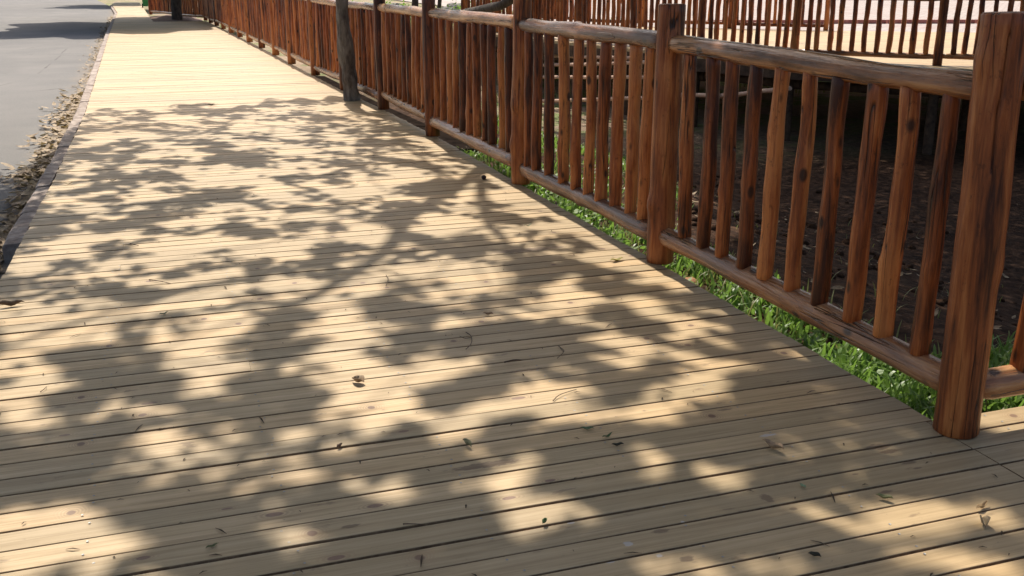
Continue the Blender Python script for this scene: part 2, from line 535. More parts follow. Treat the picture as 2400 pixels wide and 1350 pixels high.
def box_mesh(name, x0, x1, y0, y1, z0, z1):
    V = [(x, y, z) for z in (z0, z1) for y in (y0, y1) for x in (x0, x1)]
    F = [(0, 2, 3, 1), (4, 5, 7, 6), (0, 1, 5, 4), (1, 3, 7, 5), (3, 2, 6, 7), (2, 0, 4, 6)]
    return mesh_from(name, V, F)


# ------------------------------------------------------------------ ground
def hump(x, y):
    return (math.sin(x * 1.7 + 1.3 * math.sin(y * 0.9)) * math.sin(y * 1.3 + 0.7) * 0.5 + 0.35 * math.sin(x * 4.1 + y * 2.7) + 0.25 * math.sin(y * 5.3 - x * 3.3) + 0.18 * math.sin(x * 11.3 + y * 7.9) + 0.15 * math.sin(y * 13.1 - x * 9.7))


def sstep(a, b, x):
    t = min(1, max(0, (x - a) / (b - a)))
    return t * t * (3 - 2 * t)


def ground_z(x, y):
    if x < 2.1:
        return -0.42
    z = -0.27 - 0.15 * sstep(2.1, 2.0, x)
    dip = sstep(2.9, 7.5, x) * (1 - sstep(24, 34, y)) * 1.15
    z -= dip
    z += hump(x, y) * 0.035 * sstep(2.6, 3.6, x)
    if y > 30:
        z += 0.12 * sstep(30, 45, y)
    return z


def axis(parts):
    out = []
    for a, b, s in parts:
        out += list(np.arange(a, b, s))
    return out


gxs = axis([(-120, -20, 25), (-20, 2, 4), (2.0, 12, 0.13), (12, 30, 1.5), (30, 240, 15)])
gys = axis([(-40, -4, 6), (-4, 1, 1), (1, 17, 0.13), (17, 50, 1.5), (50, 400, 20)])
V = [(x, y, ground_z(x, y)) for y in gys for x in gxs]
nx = len(gxs)
F = [(j * nx + i, j * nx + i + 1, (j + 1) * nx + i + 1, (j + 1) * nx + i) for j in range(len(gys) - 1) for i in range(nx - 1)]
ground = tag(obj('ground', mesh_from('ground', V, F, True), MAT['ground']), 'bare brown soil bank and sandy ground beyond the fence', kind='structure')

# road with the gutter line following the boardwalk
ys = [-30, 0, 4, 6, 8, 11.9, 16, 22, 29.3, 38, 46.5, 62, 90, 160]
V, F = [], []
for y in ys:
    e = edge_l(y) - 0.05 if y <= 62 else -2.65 - (y - 62) * 0.09
    V += [(-60, y, -0.135), (e, y, -0.135)]
for i in range(len(ys) - 1):
    F.append((2 * i, 2 * i + 1, 2 * i + 3, 2 * i + 2))
tag(obj('road', mesh_from('road', V, F), MAT['asphalt']), 'pale grey sunlit asphalt road left of the boardwalk', kind='structure')

# kerb made of stones
kerb = empty('kerb', (-0.92, 6.1, -0.135))
tag(kerb, 'worn brownish kerb between road and boardwalk', kind='structure')
y = 6.05
while y < 60:
    L = rnd.uniform(0.75, 1.05)
    xa, xb = edge_l(y) - 0.012, edge_l(y + L) - 0.012
    w = 0.10
    top = -0.018 + rnd.uniform(-0.006, 0.006)
    b = 0.014
    y1 = y + L - 0.012
    nseg = 6 if y < 16 else 2
    V, F = [], []
    for i in range(nseg + 1):
        t = i / nseg
        yy = y + (y1 - y) * t
        xe = xa + (xb - xa) * t
        j1, j2, j3 = rnd.uniform(-0.008, 0.008), rnd.uniform(-0.006, 0.006), rnd.uniform(-0.006, 0.006)
        V += [(xe - w + j1, yy, -0.2), (xe - w + j1 * 0.6, yy, top - b + j2), (xe - w + b + j3, yy, top + j2), (xe, yy, top + j3 * 0.6), (xe, yy, -0.2)]
    for i in range(nseg):
        for k in range(4):
            F.append((i * 5 + k, i * 5 + k + 1, (i + 1) * 5 + k + 1, (i + 1) * 5 + k))
    F += [(4, 3, 2, 1, 0), tuple(nseg * 5 + k for k in range(5))]
    V = [(a + 0.92, bb - 6.1, c + 0.135) for a, bb, c in V]
    obj('kerb_stone', mesh_from('kerb_stone', V, F), MAT['kerb'], kerb)
    y += L

# ------------------------------------------------------------------ boardwalk planks
deck = empty('boardwalk', (0.7, 2.4, -0.03))
tag(deck, 'pale timber boardwalk of narrow cross boards', kind='structure')
DK = np.array([0.7, 2.4, -0.03])
GAP = 0.0082
TH = 0.034


def plank_verts(x0, x1, ya, seed, nseg):
    q = random.Random(seed)
    p = [q.uniform(0, 6.28) for _ in range(6)]
    dz = q.uniform(-0.0012, 0.0012)
    ja, jb = q.uniform(-0.0012, 0.0012), q.uniform(-0.0012, 0.0012)
    V = []
    b = 0.0013
    for i in range(nseg + 1):
        t = i / nseg
        x = x0 + (x1 - x0) * t
        wa = 0.0011 * math.sin(3 * x + p[0]) + 0.0005 * math.sin(11 * x + p[1])
        wb = 0.0011 * math.sin(3 * x + p[2]) + 0.0005 * math.sin(13 * x + p[3])
        if nseg > 12 and q.random() < 0.07:
            wb -= q.uniform(0.001, 0.004)
        a, c = ya + GAP / 2 + wa + ja, ya + PITCH - GAP / 2 + wb + jb
        z = dz + 0.0008 * math.sin(2.2 * x + p[4])
        V += [(x, a, -TH), (x, a, z - b), (x, a + b, z), (x, c - b, z), (x, c, z - b), (x, c, -TH)]
    F = []
    for i in range(nseg):
        for k in range(6):
            k2 = (k + 1) % 6
            F.append((i * 6 + k, (i + 1) * 6 + k, (i + 1) * 6 + k2, i * 6 + k2))
    F += [tuple(range(6)), tuple(nseg * 6 + k for k in range(5, -1, -1))]
    return V, F


bulk_v, bulk_f, screws = [], [], []
count = 0
row = -26
seedp = 0
joist_x = [-0.32, 0.19, 0.70, 1.21, 1.72]
while True:
    ya = Y0 + row * PITCH
    if ya > 66:
        break
    yc = ya + PITCH / 2
    xl = edge_l(yc) + rnd.uniform(-0.006, 0.006)
    if row < 0:
        segs = [(xl, 2.262), (2.266, 7.4)] if row < -4 or rnd.random() < 0.8 else [(xl, 2.264), (2.268, 7.4)]
    elif yc < 36.6:
        segs = [(xl, edge_r(yc) + rnd.uniform(-0.005, 0.005))]
    else:
        segs = [(xl, -0.3 - (yc - 36.6) * 0.031)]
    if 1.7 < yc < 8 and rnd.random() < 0.10:
        a, b = segs[0]
        jx = rnd.choice([-0.32, 0.19, 0.70, 1.21])
        segs = [(a, jx - 0.0004), (jx + 0.0004, b)] + segs[1:]
    for (a, b) in segs:
        seedp += 1
        single = yc > 1.0 and count < 300 and not (a > 2.2 and yc < 1.7)
        ns = (28 if yc < 6 else 8) if single else 2
        V, F = plank_verts(a, b, ya, seedp, ns)
        if single:
            V = [(v[0] - DK[0], v[1] - DK[1], v[2] - DK[2]) for v in V]
            me = mesh_from('plank', V, F)
            me.materials.append(MAT['plank'])
            me.materials.append(MAT['shaded_board_edge'])
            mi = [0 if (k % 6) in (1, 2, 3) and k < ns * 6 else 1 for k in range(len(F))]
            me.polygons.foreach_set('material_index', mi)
            o = obj('plank', me, None, deck)
            # the wood pattern is read in scene coordinates: shift the mesh, not the pattern
            count += 1
        else:
            off = len(bulk_v)
            bulk_v += [(v[0] - DK[0], v[1] - DK[1], v[2] - DK[2]) for v in V]
            bulk_f += [tuple(i + off for i in f) for f in F]
    if 1.0 < yc < 9:
        for jx in joist_x + ([2.5, 3.0] if row < 0 else []):
            for s in (-1, 1):
                if rnd.random() < 0.25:
                    continue
                screws.append((jx + rnd.gauss(0, 0.012), yc + s * rnd.uniform(0.026, 0.036)))
    row += 1
tag(obj('plank_rows', mesh_from('plank_rows', bulk_v, bulk_f), MAT['plank'], deck), kind='stuff')
sv, sf = [], []
for (sx_, sy_) in screws:
    off = len(sv)
    sv += [(sx_ - DK[0] + 0.0038 * math.cos(k * math.pi / 4), sy_ - DK[1] + 0.0038 * math.sin(k * math.pi / 4), 0.0022 - DK[2]) for k in range(8)]
    sv += [(sx_ - DK[0], sy_ - DK[1], 0.0012 - DK[2])]
    sf += [(off + k, off + (k + 1) % 8, off + 8) for k in range(8)]
tag(obj('screw_heads', mesh_from('screw_heads', sv, sf), MAT['screw'], deck), kind='stuff')
for jx in [-0.78] + joist_x + [2.2]:
    pts = [(jx + (edge_r(y) - 2.295) * (jx + 0.86) / 3.15 + (edge_l(y) + 0.86) * (2.295 - jx) / 3.15, y) for y in (-0.4, 9, 13, 20, 30, 36)]
    V, F = [], []
    for (x, y) in pts:
        V += [(x - 0.025 - DK[0], y - DK[1], z - DK[2]) for z in (-0.20, -TH - 0.002)] + [(x + 0.025 - DK[0], y - DK[1], z - DK[2]) for z in (-TH - 0.002, -0.20)]
    for i in range(len(pts) - 1):
        for k in range(4):
            k2 = (k + 1) % 4
            F.append((i * 4 + k, (i + 1) * 4 + k, (i + 1) * 4 + k2, i * 4 + k2))
    F += [(0, 1, 2, 3), tuple((len(pts) - 1) * 4 + k for k in (3, 2, 1, 0))]
    obj('joist', mesh_from('joist', V, F), MAT['beam'], deck)

# ------------------------------------------------------------------ log fences
VAR_B = [log_mesh('baluster', 1.0, rnd.uniform(0.034, 0.039), rnd.uniform(0.031, 0.036), 100 + i, 12, 10, rnd.uniform(0.002, 0.006), 0.07, 0, 2) for i in range(10)]
for me in VAR_B:
    me.materials.append(MAT['log'])


def fence(name, posts, label, near=0, bal_mat='log', post_mat='post', rail_mat='rail', bal_pos=None, base_z=0.0, spacing=0.205, post_r=0.066, height=1.29, end_post=True, first_post=True, seed=0, hand_dz=None, bal_var=None, simple_=False):
    q = random.Random(900 + seed)
    base = np.array([posts[0][0], posts[0][1], base_z])
    root = empty(name, tuple(base))
    tag(root, label, 'fence')

    def loc(p):
        return (p[0] - base[0], p[1] - base[1], p[2] - base[2])
    for i, p in enumerate(posts):
        if (i == 0 and not first_post) or (i == len(posts) - 1 and not end_post):
            continue
        det = i < near
        me = log_mesh('post', height + q.uniform(-0.02, 0.02), post_r * q.uniform(1.0, 1.08), post_r * q.uniform(0.93, 1.0), seed * 1000 + i, 40 if det else 10, 72 if det else 12, 0.004, 0.03 if det else 0.04, 0, 3, crack=(4.28 - 0.3 * i, 0.72 + 0.25 * i) if det else None)
        o = obj('post', me, MAT[post_mat], root, loc((p[0], p[1], base_z)))
        o.rotation_euler = (q.uniform(-0.012, 0.012), q.uniform(-0.012, 0.012), 0)
        if seed == 1 and i == 0:
            o.rotation_euler = (-0.012, -0.026, 0)
            o.scale = (1.05, 1.05, 1.015)
    for i in range(len(posts) - 1):
        a = Vector((posts[i][0], posts[i][1], base_z))
        b = Vector((posts[i + 1][0], posts[i + 1][1], base_z))
        d = b - a
        L = d.length
        u = d / L
        det = i < near
        ra, rb = 0.045, 0.041
        zh = 1.09 + q.uniform(-0.012, 0.012)
        zb = 0.142 + q.uniform(-0.015, 0.015)
        zh2, zb2 = zh + q.uniform(-0.02, 0.02), zb + q.uniform(-0.02, 0.02)
        for (nm, z1, z2, rr) in (('handrail', zh, zh2, 0.0465), ('bottom_rail', zb, zb2, 0.050)):
            s = a + u * (post_r - 0.028)
            e = b - u * (post_r - 0.028)
            s.z += z1
            e.z += z2
            Lr = (e - s).length
            me = log_mesh(nm, Lr, rr * q.uniform(0.92, 1.06), rr * q.uniform(0.92, 1.06), seed * 1000 + i * 7 + (3 if nm == 'handrail' else 5), 44 if det else 14, 20 if det else 10, 0.006, 0.075, 0.07, 5 if det else 2)
            o = obj(nm, me, MAT[rail_mat], root)
            along(o, Vector(loc(s)), Vector(loc(e)))
        if bal_pos and i < len(bal_pos):
            ts = bal_pos[i]
        else:
            nb = max(3, int(round((L - 0.2) / spacing)))
            ts = [(k + 0.5 + q.uniform(-0.14, 0.14)) / nb * (L - 0.22) + 0.11 for k in range(nb)]
        for k, t in enumerate(ts):
            p = a + u * t
            f = t / L
            z0 = zb + (zb2 - zb) * f
            z1 = zh + (zh2 - zh) * f
            if det:
                r0 = q.uniform(0.032, 0.037)
                z0 += 0.032
                z1 -= 0.030
                me = log_mesh('baluster', z1 - z0, r0, r0 * q.uniform(0.86, 1.0), seed * 1000 + i * 50 + k + 300, 26, 16, q.uniform(0.002, 0.006), 0.055, 0, q.choice([1, 2, 3]))
                o = obj('baluster', me, MAT[bal_mat], root)
            else:
                z0 += 0.03
                z1 -= 0.028
                me = q.choice(bal_var or VAR_B)
                o = obj('baluster', me, None, root)
                o.scale = (q.uniform(0.85, 1.1), q.uniform(0.85, 1.1), z1 - z0)
            o.location = loc((p.x, p.y, base_z + z0))
            o.rotation_euler = (q.uniform(-0.012, 0.012), q.uniform(-0.012, 0.012), q.uniform(0, 6.28))
    return root


main_posts = [(2.315, 2.345), (2.318, 4.49), (2.312, 6.66), (2.275, 9.06), (2.245, 11.16), (2.18, 13.3), (2.10, 15.5)]
yy = 17.7
while yy < 36:
    main_posts.append((edge_r(yy) + 0.012, yy))
    yy += 2.16
main_posts.append((1.40, 37.0))
bp = [[y - 2.345 for y in (2.56, 2.745, 2.925, 3.12, 3.32, 3.51, 3.69, 3.88, 4.05, 4.25)],
      [y - 4.49 for y in (4.70, 4.87, 5.07, 5.25, 5.44, 5.63, 5.85, 6.10, 6.33, 6.5)]]
fence('log_fence', main_posts, 'long rustic log fence running along the right edge of the boardwalk', near=3, bal_pos=bp, seed=1)
fence('log_fence', [(2.315, 2.345), (4.48, 2.345), (6.65, 2.345)], 'log fence turning right from the nearest thick post', near=1, first_post=False, seed=2)
fence('log_fence', [(1.40, 37.0), (0.49, 40.4), (-0.42, 43.8)], 'short far log fence behind the dark tree in the soil pocket', first_post=False, seed=3, bal_mat='log')

# ------------------------------------------------------------------ side boardwalk across the gully
VAR_F = [log_mesh('baluster', 1.0, rnd.uniform(0.043, 0.050), rnd.uniform(0.038, 0.045), 200 + i, 8, 8, rnd.uniform(0.003, 0.008), 0.08, 0, 2) for i in range(8)]
for me in VAR_F:
    me.materials.append(MAT['farlog'])
A = [(15.4, 12.2), (13.7, 13.0), (12.2, 13.95), (10.75, 15.95), (9.95, 17.95), (9.5, 20.08), (9.13, 22.2), (8.82, 24.3), (8.5, 26.5), (8.2, 28.7)]
side = tag(empty('side_boardwalk', (12, 20, -0.03)), 'sunlit timber side boardwalk across the gully', kind='structure')
outer = [(x - 0.45, y - 0.55) for x, y in A]
inner = [(10.8, 36.0), (11.6, 33.5), (13.7, 28.4), (17.2, 24.6), (21, 22), (28, 17.5), (24, 8)]
poly = outer + inner
n = len(poly)
V = [(x - 12, y - 20, z + 0.03) for z in (0.0, -0.06) for x, y in poly]
F = [tuple(range(n)), tuple(range(2 * n - 1, n - 1, -1))] + [(i, i + n, (i + 1) % n + n, (i + 1) % n) for i in range(n)]
obj('decking', mesh_from('decking', V, F), MAT['plank_far'], side)
for i in range(len(outer) - 1):
    a, b = Vector((*outer[i], 0)), Vector((*outer[i + 1], 0))
    d = (b - a)
    L = d.length
    me = box_mesh('fascia_board', 0, L - 0.01, -0.02, 0.02, -0.30, -0.062)
    o = obj('fascia_board', me, MAT['beam'], side, (a.x - 12, a.y - 20, 0.03))
    o.rotation_euler = (0, 0, math.atan2(d.y, d.x))
    me = log_mesh('bearer_log', L + 0.3, 0.09, 0.08, 500 + i, 8, 10, 0.01, 0.05)
    o = obj('bearer_log', me, MAT['beam'], side)
    u = d.normalized()
    nrm = Vector((-u.y, u.x, 0))
    if nrm.y < 0 and nrm.x < 0:
        nrm = -nrm
    s = a - u * 0.15 + Vector((0.35, 0.3, -0.42))
    along(o, s - Vector((12, 20, -0.03)), s + u * (L + 0.3) - Vector((12, 20, -0.03)))
for i, (x, y) in enumerate(A):
    me = log_mesh('support_post', 1.75, 0.085, 0.075, 540 + i, 8, 10, 0.006, 0.05)
    obj('support_post', me, MAT['beam'], side, (x - 0.2 - 12, y - 0.25 - 20, -1.79))
    x2, y2 = x + 2.2, y + 1.6
    obj('support_post', log_mesh('support_post', 1.75, 0.085, 0.075, 560 + i, 8, 10, 0.006, 0.05), MAT['beam'], side, (x2 - 12, y2 - 20, -1.79))
poles = [((1240, 131), (1500, 134), 8.75), ((1240, 153), (1545, 146), 8.6), ((1240, 178), (1560, 184), 8.45), ((1250, 237), (1560, 227), 8.1),
         ((1570, 176), (1625, 182), 9.3), ((1560, 220), (1690, 223), 8.9), ((1690, 223), (1850, 208), 9.1)]
for i, (p, q_, X) in enumerate(poles):
    a = Vector(gx(*p, X))
    b = Vector(gx(*q_, X + 0.05))
    o = obj('brace_pole', log_mesh('brace_pole', (b - a).length, 0.042, 0.036, 600 + i, 8, 10, 0.012, 0.05), MAT['pole'], side)
    off = Vector((12, 20, -0.03))
    along(o, a - off, b - off)
fence('log_fence', A, 'orange brown log fence along the near edge of the side boardwalk', bal_mat='farlog', post_mat='post', rail_mat='rail', seed=4, bal_var=VAR_F, post_r=0.075)
fence('log_fence', [(17.4, 24.4), (15.5, 26.3), (13.7, 28.3), (12.6, 30.9), (11.6, 33.4)], 'orange log fence along the far edge of the side boardwalk', seed=5, bal_var=VAR_F, bal_mat='farlog', rail_mat='farlog')
pv = [(17.3, 25.2), (21.3, 22.7), (28.4, 18.1), (120, 18), (150, 140), (20, 140), (13.5, 34), (14.2, 29)]
tag(obj('paved_road', mesh_from('paved_road', [(x, y, -0.10) for x, y in pv], [tuple(range(len(pv)))]), MAT['paving']), 'pale pinkish block paving beyond the side boardwalk', kind='structure')
rk = empty('red_kerb', (22, 29, -0.1))
tag(rk, 'low red painted kerb on the pale paving', kind='structure')
for i in range(22):
    a = Vector((16.5 + i * 1.0, 31.5 - i * 0.28, -0.1))
    o = obj('kerb_stone', box_mesh('kerb_stone', 0, 0.98, -0.08, 0.08, 0.002, 0.13), MAT['redkerb'], rk, a - Vector((22, 29, -0.1)))
    o.rotation_euler = (0, 0, -0.273)

# bearer poles under the main fence posts, their ends sticking out past the deck edge
for i, (x, y) in enumerate(main_posts[1:8]):
    o = obj('bearer_pole', log_mesh('bearer_pole', 1.5, 0.075, 0.07, 640 + i, 8, 14, 0.006, 0.05), MAT['beam' if i % 2 else 'rail'], deck)
    off = Vector(DK)
    along(o, Vector((x - 1.1, y + 0.32, -0.285)) - off, Vector((x + 0.4, y + 0.34, -0.285)) - off)

void_black = simple('void_black_strip', (0.010, 0.008, 0.007), (0.03, 0.022, 0.018), 9, 1.0)  # near-black strips added to stand in for the dark void below the rail
void_black.node_tree.nodes['Principled BSDF'].inputs['Specular IOR Level'].default_value = 0.0
for k, (ya, yb) in enumerate([(9.35, 11.0), (11.05, 13.1), (13.15, 15.3), (15.35, 17.5)]):
    xa, xb = edge_r(ya) + 0.02, edge_r(yb) + 0.02
    V = [(xa, ya, -0.16), (xa + 0.5, ya, -0.2), (xb + 0.5, yb, -0.2), (xb, yb, -0.16)]
    V = V + [(a, b, c - 0.2) for a, b, c in V]
    V = [(a - DK[0], b - DK[1], c - DK[2]) for a, b, c in V]
    obj('dark_void_strip', mesh_from('dark_void_strip', V, [(3, 2, 1, 0), (4, 5, 6, 7), (0, 1, 5, 4), (1, 2, 6, 5), (2, 3, 7, 6), (3, 0, 4, 7)]), void_black, deck)

# ------------------------------------------------------------------ sun flecks on the deck -> gaps in the crowns
TILES = [
    (0, 220, 3.374, [(850,200,120,25),(1330,190,140,30),(700,340,110,20),(1180,330,120,35),(1250,390,90,15),(1450,230,150,25),(1960,190,60,15),(2000,260,150,40),(1680,330,120,15),(1220,490,180,15),(1560,475,90,25),(2000,400,150,40),(2250,330,120,30),(2270,430,90,40),(2200,150,100,15),(1440,610,90,30),(1530,660,80,20),(1800,690,220,50),(2000,630,150,25),(500,690,80,15),(540,740,150,20),(440,850,120,30),(560,900,160,25),(780,905,110,22),(1140,810,160,40),(1020,850,80,15),(840,980,140,25),(600,1050,110,25),(1340,1040,80,25),(1520,1010,180,45),(1000,1110,140,25),(800,1150,120,20),(1250,1220,180,50),(1330,1290,150,40),(1790,900,150,30),(1870,960,120,20),(2100,1030,160,25),(2150,750,180,60),(2300,820,100,40),(1680,1130,120,20),(2250,1170,140,30),(1950,1270,150,25)]),
    (600, 220, 3.374, [(580,120,160,20),(700,100,50,10),(890,115,60,25),(920,190,90,15),(1080,240,90,10),(620,330,130,40),(280,330,150,30),(150,240,120,20),(350,430,170,40),(1050,350,90,15),(1250,345,100,15),(1370,400,110,50),(1450,450,80,20),(1150,490,180,25),(1520,560,90,55),(1150,610,170,30),(1250,650,150,30),(1050,680,200,40),(1510,650,50,30),(1700,680,30,15),(1720,730,60,35),(1780,640,60,25),(700,780,220,60),(900,760,150,40),(1130,830,130,40),(500,960,250,40),(330,970,160,30),(560,1110,260,45),(860,1090,170,40),(480,1130,140,30),(1420,990,140,60),(1560,1040,180,60),(1620,1100,200,40),(1380,1070,120,40),(1560,840,90,30),(1720,820,80,30),(1640,900,150,40),(960,1210,100,35),(1180,1210,110,40),(1010,1310,100,30),(2030,830,140,50),(2130,920,150,40),(2260,1080,120,35),(1930,1280,120,30),(150,1000,150,30),(100,1200,200,20),(80,700,80,60),(150,760,150,30),(380,870,200,25)]),
    (0, 600, 3.0, [(180,60,180,60),(760,60,120,40),(1150,50,220,45),(1450,20,100,20),(850,160,150,20),(1100,190,180,35),(1450,150,120,25),(2000,60,80,20),(1700,220,300,40),(1400,290,300,45),(1100,350,220,40),(850,400,250,40),(720,320,90,25),(2300,180,150,30),(2300,290,140,30),(2000,330,200,40),(300,400,180,50),(100,450,150,40),(350,500,200,30),(700,480,150,40),(680,560,180,45),(300,640,200,45),(120,740,180,50),(300,800,200,35),(1500,420,250,50),(1600,500,200,60),(1450,570,250,50),(1680,590,110,30),(1350,690,200,45),(1050,730,220,25),(400,870,170,45),(120,950,150,40),(1560,800,110,35),(1520,880,130,40),(1430,950,120,60),(2330,720,130,50),(2300,800,140,30),(2220,870,100,30),(1480,1110,90,30)]),
    (700, 600, 3.0, [(500,80,200,60),(350,220,220,50),(200,300,160,25),(640,140,200,60),(900,110,200,50),(1050,60,180,40),(1350,90,120,40),(1150,170,200,40),(1450,190,120,40),(1250,240,150,30),(950,310,120,40),(2100,20,200,30),(2290,100,110,30),(1750,240,200,35),(1850,330,150,30),(1720,390,180,30),(1130,460,200,45),(480,520,230,40),(420,600,180,40),(380,690,220,60),(460,760,100,30),(300,740,150,40),(1100,780,230,40),(950,830,220,40),(2300,610,200,40),(2350,330,80,40),(1600,1000,200,50),(1800,960,200,40),(1900,1020,150,40),(1850,1130,220,45),(2050,1110,100,35),(500,1100,200,50),(420,1150,200,40)]),
    (1400, 550, 2.7, [(60,60,100,40),(150,150,110,40),(330,260,130,50),(260,430,140,40),(580,500,120,30),(130,680,140,35),(800,800,140,30),(680,900,160,60),(650,960,150,50),(480,1000,200,40),(300,1080,180,40),(200,1150,150,30),(1250,760,100,30),(1580,1020,130,35)]),
    (0, 950, 3.0, [(380,260,80,30),(1240,260,150,40),(1050,480,150,55),(1140,540,120,45),(2130,170,80,40),(2200,250,100,40),(2130,430,100,40),(2200,490,80,30),(1500,80,90,30),(250,760,250,60),(150,850,250,70),(500,880,250,60),(500,980,350,60),(400,1050,350,60),(300,1150,350,60),(800,1010,200,50),(800,1160,200,40),(1700,670,120,30),(2350,280,50,40),(2150,930,110,35),(60,80,100,30),(1480,650,120,30)]),
    (800, 950, 3.0, [(450,20,180,30),(350,70,230,40),(200,130,180,40),(200,560,130,50),(220,650,140,50),(1170,390,100,50),(1230,490,110,30),(1050,570,180,40),(1300,70,120,40),(1650,80,200,45),(1750,50,100,30),(1450,640,180,35),(1500,740,350,55),(1750,700,130,40),(2170,370,140,50),(2230,450,130,40),(680,1000,100,30),(2300,1100,200,80),(1250,820,150,35),(2200,100,130,28)]),
    (1600, 950, 3.0, [(330,500,100,50),(300,550,80,30),(1230,680,170,50),(1250,790,180,60),(1200,840,150,40),(1600,740,250,60),(2000,740,250,50),(1900,860,250,60),(2100,830,200,50),(1750,950,250,40),(1500,1050,250,60),(1800,1100,300,70),(600,1080,150,50),(150,1150,150,60),(1580,200,110,35),(2200,60,150,40),(2250,190,150,25)]),
]
fl = []
for ox, oy, s, lst in TILES:
    for (zx, zy, rx, ry) in lst:
        c = gp(ox + zx / s, oy + zy / s)
        e1 = gp(ox + (zx + rx) / s, oy + zy / s)
        e2 = gp(ox + zx / s, oy + (zy + ry) / s)
        fl.append((c[0], c[1], np.hypot(*(e1 - c)[:2]) + 0.0, np.hypot(*(e2 - c)[:2])))
FL = np.array(fl)


NF = 430
fy_ = 1.6 + 10.4 * nr.random(NF) ** 0.5
fx_ = nr.uniform(-0.9, 2.2, NF)
fs_ = nr.uniform(0.03, 0.10, NF)
FL = np.concatenate([FL, np.stack([fx_, fy_, fs_ * nr.uniform(0.8, 1.6, NF), fs_ * nr.uniform(0.8, 2.0, NF)], 1)])


def lit_by_fleck(D, grow=0.0):
    x0, y0 = D[:, 0], D[:, 1]
    D = D + 0.042 * np.stack([np.sin(y0 * 23 + 3 * np.sin(x0 * 9)) + np.sin(x0 * 31 + y0 * 17), np.sin(x0 * 21 + 3 * np.sin(y0 * 8)) + np.sin(y0 * 29 - x0 * 15)], 1)
    out = np.zeros(len(D), bool)
    for (x, y, rx, ry) in FL:
        # the ellipse's first axis runs along image rows, which on the deck is close to +X turned a little towards -Y
        ca, sa = 0.948, -0.319
        dx, dy = D[:, 0] - x, D[:, 1] - y
        u = dx * ca + dy * sa
        v = -dx * sa * 0 + dy - dx * sa / ca * 0
        v = dy - dx * (sa / ca)
        out |= (u / ca * 0 + dx / (rx * ca + grow)) ** 2 + (v / (ry + grow)) ** 2 < 1
    return out


def leaves(C, length, width, tilt=0.75, seed=0):
    r = np.random.default_rng(seed)
    n = len(C)
    nz = np.stack([r.normal(0, tilt, n), r.normal(0, tilt, n), np.ones(n)], 1)
    nz += S * 0.5
    nz /= np.linalg.norm(nz, axis=1, keepdims=True)
    a = np.stack([r.normal(size=n), r.normal(size=n), r.normal(size=n) * 0.4], 1)
    u = np.cross(nz, a)
    u /= np.linalg.norm(u, axis=1, keepdims=True)
    v = np.cross(nz, u)
    ln = (length * r.uniform(0.7, 1.3, n))[:, None]
    wd = (width * r.uniform(0.7, 1.3, n))[:, None]
    P = np.stack([C - u * ln * 0.5, C - u * ln * 0.12 + v * wd * 0.5 - nz * ln * 0.05, C + u * ln * 0.22 + v * wd * 0.42 - nz * ln * 0.04, C + u * ln * 0.5, C + u * ln * 0.22 - v * wd * 0.42 - nz * ln * 0.04, C - u * ln * 0.12 - v * wd * 0.5 - nz * ln * 0.05], 1)
    return P


def limbs(name, start, targets, r0, seed, seg=8):
    q = random.Random(seed)
    ms = []
    for (t, r1) in targets:
        s = np.array(start)
        t = np.array(t)
        mid = s * 0.5 + t * 0.5 + np.array([q.uniform(-0.3, 0.3), q.uniform(-0.3, 0.3), q.uniform(0.1, 0.5)])
        P = spline([s, mid, t], 12)
        ms.append(tube_mesh('l', P, np.linspace(r0, r1, 12), seg, q.randint(0, 999), 0.08))
    return ms


def up_from(px, py, h):
    """Point at height h whose sun shadow falls on the deck at that pixel."""
    d = gp(px, py)
    return d + S * (h / S[2])


# ---- tree growing through the boardwalk beside the fence
T0 = np.array([2.06, 12.1, 0.0])
trunk_pts = [(2.05, 12.12, -0.3), (2.06, 12.1, 0.0), (2.045, 12.1, 0.18), (2.03, 12.1, 0.42), (2.005, 12.1, 0.67), (1.995, 12.1, 0.91), (1.993, 12.1, 1.15), (2.02, 12.1, 1.5), (2.25, 12.05, 2.1), (2.6, 11.9, 2.9), (2.85, 11.7, 3.8), (2.8, 11.4, 4.6)]
tr = spline([np.array(p) - T0 for p in trunk_pts], 44)
rad = np.interp(tr[:, 2], [-0.3, 0.0, 0.12, 0.25, 0.4, 0.52, 0.62, 0.75, 1.15, 3, 4.8], [0.10, 0.098, 0.088, 0.096, 0.085, 0.094, 0.098, 0.083, 0.068, 0.066, 0.06])
tree = empty('tree', tuple(T0))
tag(tree, 'slender grey tree trunk growing up through the boardwalk beside the log fence', 'tree')
obj('trunk', tube_mesh('trunk', tr, rad, 20, 5, 0.10), MAT['bark'], tree)
fork = np.array(trunk_pts[-1])
b1 = [up_from(1075, 432, 5.0), up_from(1000, 482, 5.2), up_from(950, 516, 5.3), up_from(918, 573, 5.5), up_from(858, 620, 5.6), up_from(780, 668, 5.8), up_from(690, 710, 6.0), up_from(560, 705, 6.1)]
b2 = [up_from(1115, 400, 4.9), up_from(1127, 427, 5.1), up_from(1133, 487, 5.3), up_from(1148, 528, 5.5), up_from(1190, 570, 5.7), up_from(1215, 660, 6.0)]
b3 = [up_from(850, 600, 5.6), up_from(640, 640, 6.2), up_from(433, 683, 6.4), up_from(233, 740, 6.6), up_from(0, 816, 6.8)]
b4 = [up_from(1045, 451, 5.1), up_from(1020, 400, 5.3), up_from(960, 378, 5.5), up_from(870, 375, 5.7)]
b5 = [up_from(950, 516, 5.3), up_from(880, 520, 5.5), up_from(800, 505, 5.7), up_from(690, 490, 5.9)]
b6 = [up_from(1075, 432, 5.0), up_from(1030, 400, 5.2), up_from(905, 330, 5.4), up_from(640, 295, 5.7), up_from(520, 285, 5.8)]
ms = []
